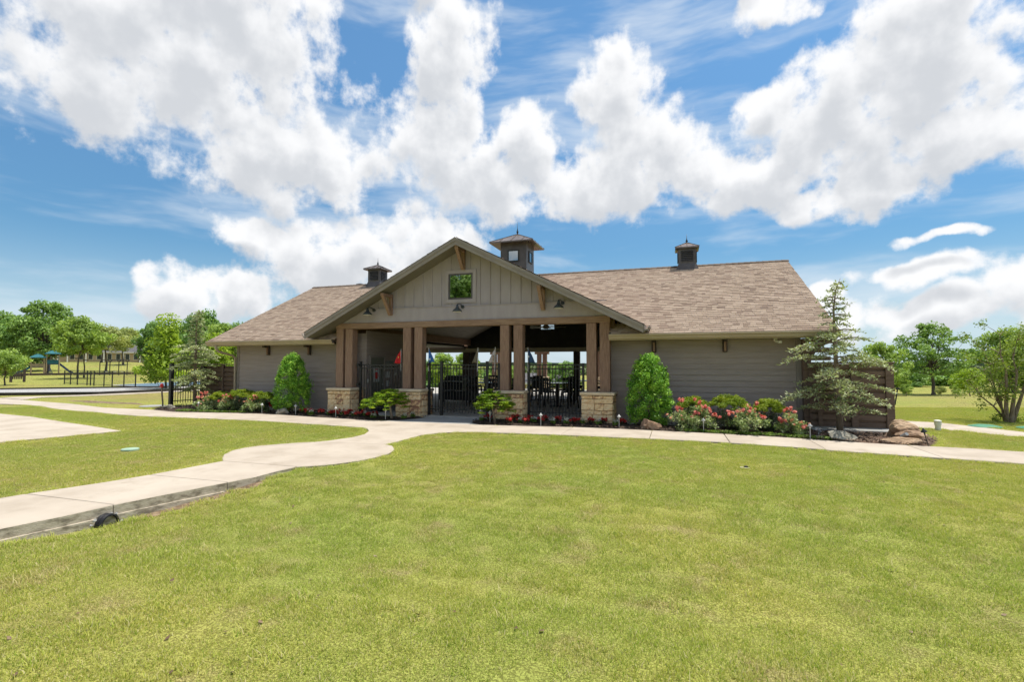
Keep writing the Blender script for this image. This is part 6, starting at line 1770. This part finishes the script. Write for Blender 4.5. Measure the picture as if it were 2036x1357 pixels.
def blade_material():
    m = bpy.data.materials.new('grass_blade'); m.use_nodes = True
    t = NT(m.node_tree); t.n.clear()
    pos = t.add('ShaderNodeNewGeometry').outputs['Position']
    c = lawn_colour(t, pos, True)
    fac = t.add('ShaderNodeAttribute', attribute_name='tint').outputs['Fac']
    c = t.mix(t.smooth(fac, 0.72, 0.95), c, (0.60, 0.52, 0.29, 1))
    c = t.mix(t.smooth(fac, 0.35, 0.0), c, (0.25, 0.35, 0.05, 1))
    d = t.add('ShaderNodeBsdfDiffuse', {'Color': c})
    tl = t.add('ShaderNodeBsdfTranslucent', {'Color': t.mix(1.0, c, (1.1, 1.2, 0.7, 1), 'MULTIPLY')})
    mx = t.add('ShaderNodeMixShader', {0: 0.35, 1: d.outputs[0], 2: tl.outputs[0]})
    t.add('ShaderNodeOutputMaterial', {'Surface': mx.outputs[0]})
    return m
M['blade'] = blade_material()
pcol = bpy.data.collections.new('grass_patches')
PS = 0.42
for i in range(4):
    me = grass_patch(500 + i, 1050, PS, 0.010, 0.028); me.materials.append(M['blade'])
    pcol.objects.link(bpy.data.objects.new('grass_patch_%d' % i, me))
# points of the lawn that the camera side can see
rng = np.random.default_rng(9)
step = 0.30
gxs, gys = np.meshgrid(np.arange(-34, 16, step), np.arange(0.9, 24, step))
q = np.stack([gxs.ravel(), gys.ravel()], 1) + rng.uniform(-0.10, 0.10, (gxs.size, 2))
dd = q @ HD; rr2 = q @ RT
keep = (dd > 1.2) & (np.abs(rr2) < dd * 1.16 + 0.6) & (dd < 19)
q = q[keep]
bad = np.zeros(len(q), bool)
m_ = 0.16
for poly in PATHS + BEDS:
    for ox, oy in ((0, 0), (m_, 0), (-m_, 0), (0, m_), (0, -m_)):
        bad |= in_poly(poly, q[:, 0] + ox, q[:, 1] + oy)
bad |= (q[:, 0] > -16.2) & (q[:, 0] < 3.8) & (q[:, 1] > 13.7)
bad |= (q[:, 0] > 2.5) & (q[:, 0] < 5.4) & (q[:, 1] > 13.5) & (q[:, 1] < 15.6)
q = q[~bad]
gzv = ground_z(q[:, 0], q[:, 1])
gme = bpy.data.meshes.new('lawn_grass')
gme.vertices.add(len(q)); gme.vertices.foreach_set('co', np.stack([q[:, 0], q[:, 1], gzv], 1).astype(np.float32).ravel())
gme.update()
gobj = link('lawn_grass', gme, M['blade'], kind='stuff', label='short yellow green lawn grass around the paths', cat='grass')
ng = bpy.data.node_groups.new('grass_on_points', 'GeometryNodeTree')
ng.interface.new_socket('Geometry', in_out='INPUT', socket_type='NodeSocketGeometry')
ng.interface.new_socket('Geometry', in_out='OUTPUT', socket_type='NodeSocketGeometry')
N = ng.nodes; Lk = ng.links
ni, no = N.new('NodeGroupInput'), N.new('NodeGroupOutput')
ci = N.new('GeometryNodeCollectionInfo'); ci.inputs['Collection'].default_value = pcol
ci.inputs['Separate Children'].default_value = True; ci.inputs['Reset Children'].default_value = True
ip = N.new('GeometryNodeInstanceOnPoints'); ip.inputs['Pick Instance'].default_value = True
rv = N.new('FunctionNodeRandomValue'); rv.data_type = 'FLOAT_VECTOR'
rv.inputs[0].default_value = (-0.03, -0.03, 0); rv.inputs[1].default_value = (0.03, 0.03, 6.283)
rs = N.new('FunctionNodeRandomValue'); rs.data_type = 'FLOAT'; rs.inputs[2].default_value = 0.8; rs.inputs[3].default_value = 1.25
Lk.new(ni.outputs[0], ip.inputs['Points']); Lk.new(ci.outputs[0], ip.inputs['Instance'])
Lk.new(rv.outputs[0], ip.inputs['Rotation']); Lk.new(rs.outputs[1], ip.inputs['Scale'])
Lk.new(ip.outputs[0], no.inputs[0])
md = gobj.modifiers.new('grass', 'NODES'); md.node_group = ng

# longer tufts along the edges of the paths and beds
def tuft(seed):
    rng = np.random.default_rng(seed); n = 46
    a = rng.uniform(0, 2*math.pi, n); r = 0.07 * np.sqrt(rng.random(n))
    p = np.stack([r*np.cos(a), r*np.sin(a), np.full(n, -0.01)], 1)
    h = rng.uniform(0.02, 0.065, n); w = rng.uniform(0.0018, 0.0032, n)
    la = rng.uniform(0, 2*math.pi, n); ld = np.stack([np.cos(la), np.sin(la), np.zeros(n)], 1)
    sd_ = np.stack([-np.sin(la) * w, np.cos(la) * w, np.zeros(n)], 1)
    m_ = p + ld * (h * 0.25)[:, None] + np.array([0, 0, 1.0]) * (h * 0.6)[:, None]
    t_ = p + ld * (h * 0.8)[:, None] + np.array([0, 0, 1.0]) * h[:, None]
    V = np.stack([p - sd_, p + sd_, m_ + sd_ * 0.8, m_ - sd_ * 0.8, t_ + sd_ * 0.1, t_ - sd_ * 0.1], 1).reshape(-1, 3)
    b = np.arange(n)[:, None] * 6
    return np_mesh('tuft', V, np.concatenate([b + np.array([[0, 1, 2, 3]]), b + np.array([[3, 2, 4, 5]])]), np.tile(rng.random(n), 2))
tcol = bpy.data.collections.new('grass_tufts')
for i in range(4):
    me = tuft(600 + i); me.materials.append(M['blade'])
    tcol.objects.link(bpy.data.objects.new('tuft_%d' % i, me))
rng = np.random.default_rng(77)
pts = []
for poly in PATHS + BEDS:
    n_ = len(poly)
    for i in range(n_):
        a, b = np.array(poly[i-1]), np.array(poly[i]); L_ = np.linalg.norm(b - a)
        for k in range(int(L_ / 0.05)):
            p = a + (b - a) * rng.random(); nr = np.array([b[1]-a[1], a[0]-b[0]]) / (L_ + 1e-9)
            for sg in (-1, 1):
                pts.append(p + nr * sg * rng.uniform(0.02, 0.16))
pts = np.array(pts)
bad = np.zeros(len(pts), bool)
for poly in PATHS + BEDS:
    bad |= in_poly(poly, pts[:, 0], pts[:, 1])
d_ = pts @ HD
bad |= (d_ < 1.2) | (d_ > 20) | ((pts[:, 0] > -16.2) & (pts[:, 0] < 5.4) & (pts[:, 1] > 13.4))
pts = pts[~bad]
extra = np.stack([rng.uniform(-14, 9, 700), rng.uniform(1.5, 10.5, 700)], 1)
bad = np.zeros(len(extra), bool)
for poly in PATHS + BEDS: bad |= in_poly(poly, extra[:, 0], extra[:, 1])
pts = np.concatenate([pts, extra[~bad]])
tme = bpy.data.meshes.new('edge_grass')
tme.vertices.add(len(pts)); tme.vertices.foreach_set('co', np.stack([pts[:, 0], pts[:, 1], ground_z(pts[:, 0], pts[:, 1])], 1).astype(np.float32).ravel()); tme.update()
tob = link('edge_grass', tme, M['blade'], kind='stuff', label='longer grass tufts along path edges and in the lawn', cat='grass')
ng2 = ng.copy()
for nd in ng2.nodes:
    if nd.bl_idname == 'GeometryNodeCollectionInfo': nd.inputs['Collection'].default_value = tcol
md = tob.modifiers.new('tufts', 'NODES'); md.node_group = ng2
# dry leaves and crumbs of soil lying in the lawn
n_ = 420
q = np.stack([rng.uniform(-12, 9, n_), rng.uniform(1.6, 10.8, n_)], 1)
bad = np.zeros(n_, bool)
for poly in PATHS + BEDS: bad |= in_poly(poly, q[:, 0], q[:, 1])
q = q[~bad]
C = np.concatenate([q, (ground_z(q[:, 0], q[:, 1]) + 0.014)[:, None]], 1)
V_, F_, T_ = leaf_cards(rng, C, np.full((len(C), 3), 0.006), 1, 0.034, 0.6, up=2.5, jitter=0.6)
M['litter'] = material('dry_leaf', [(0.05,0.03,0.018),(0.16,0.10,0.055),(0.42,0.34,0.22)], 0.9, 20, 3, tint=True)
link('leaf_litter', np_mesh('leaf_litter', V_, F_, np.clip(T_ * 0.8, 0, 1)), M['litter'], kind='stuff', label='scattered dry leaves lying in the lawn', cat='leaves')
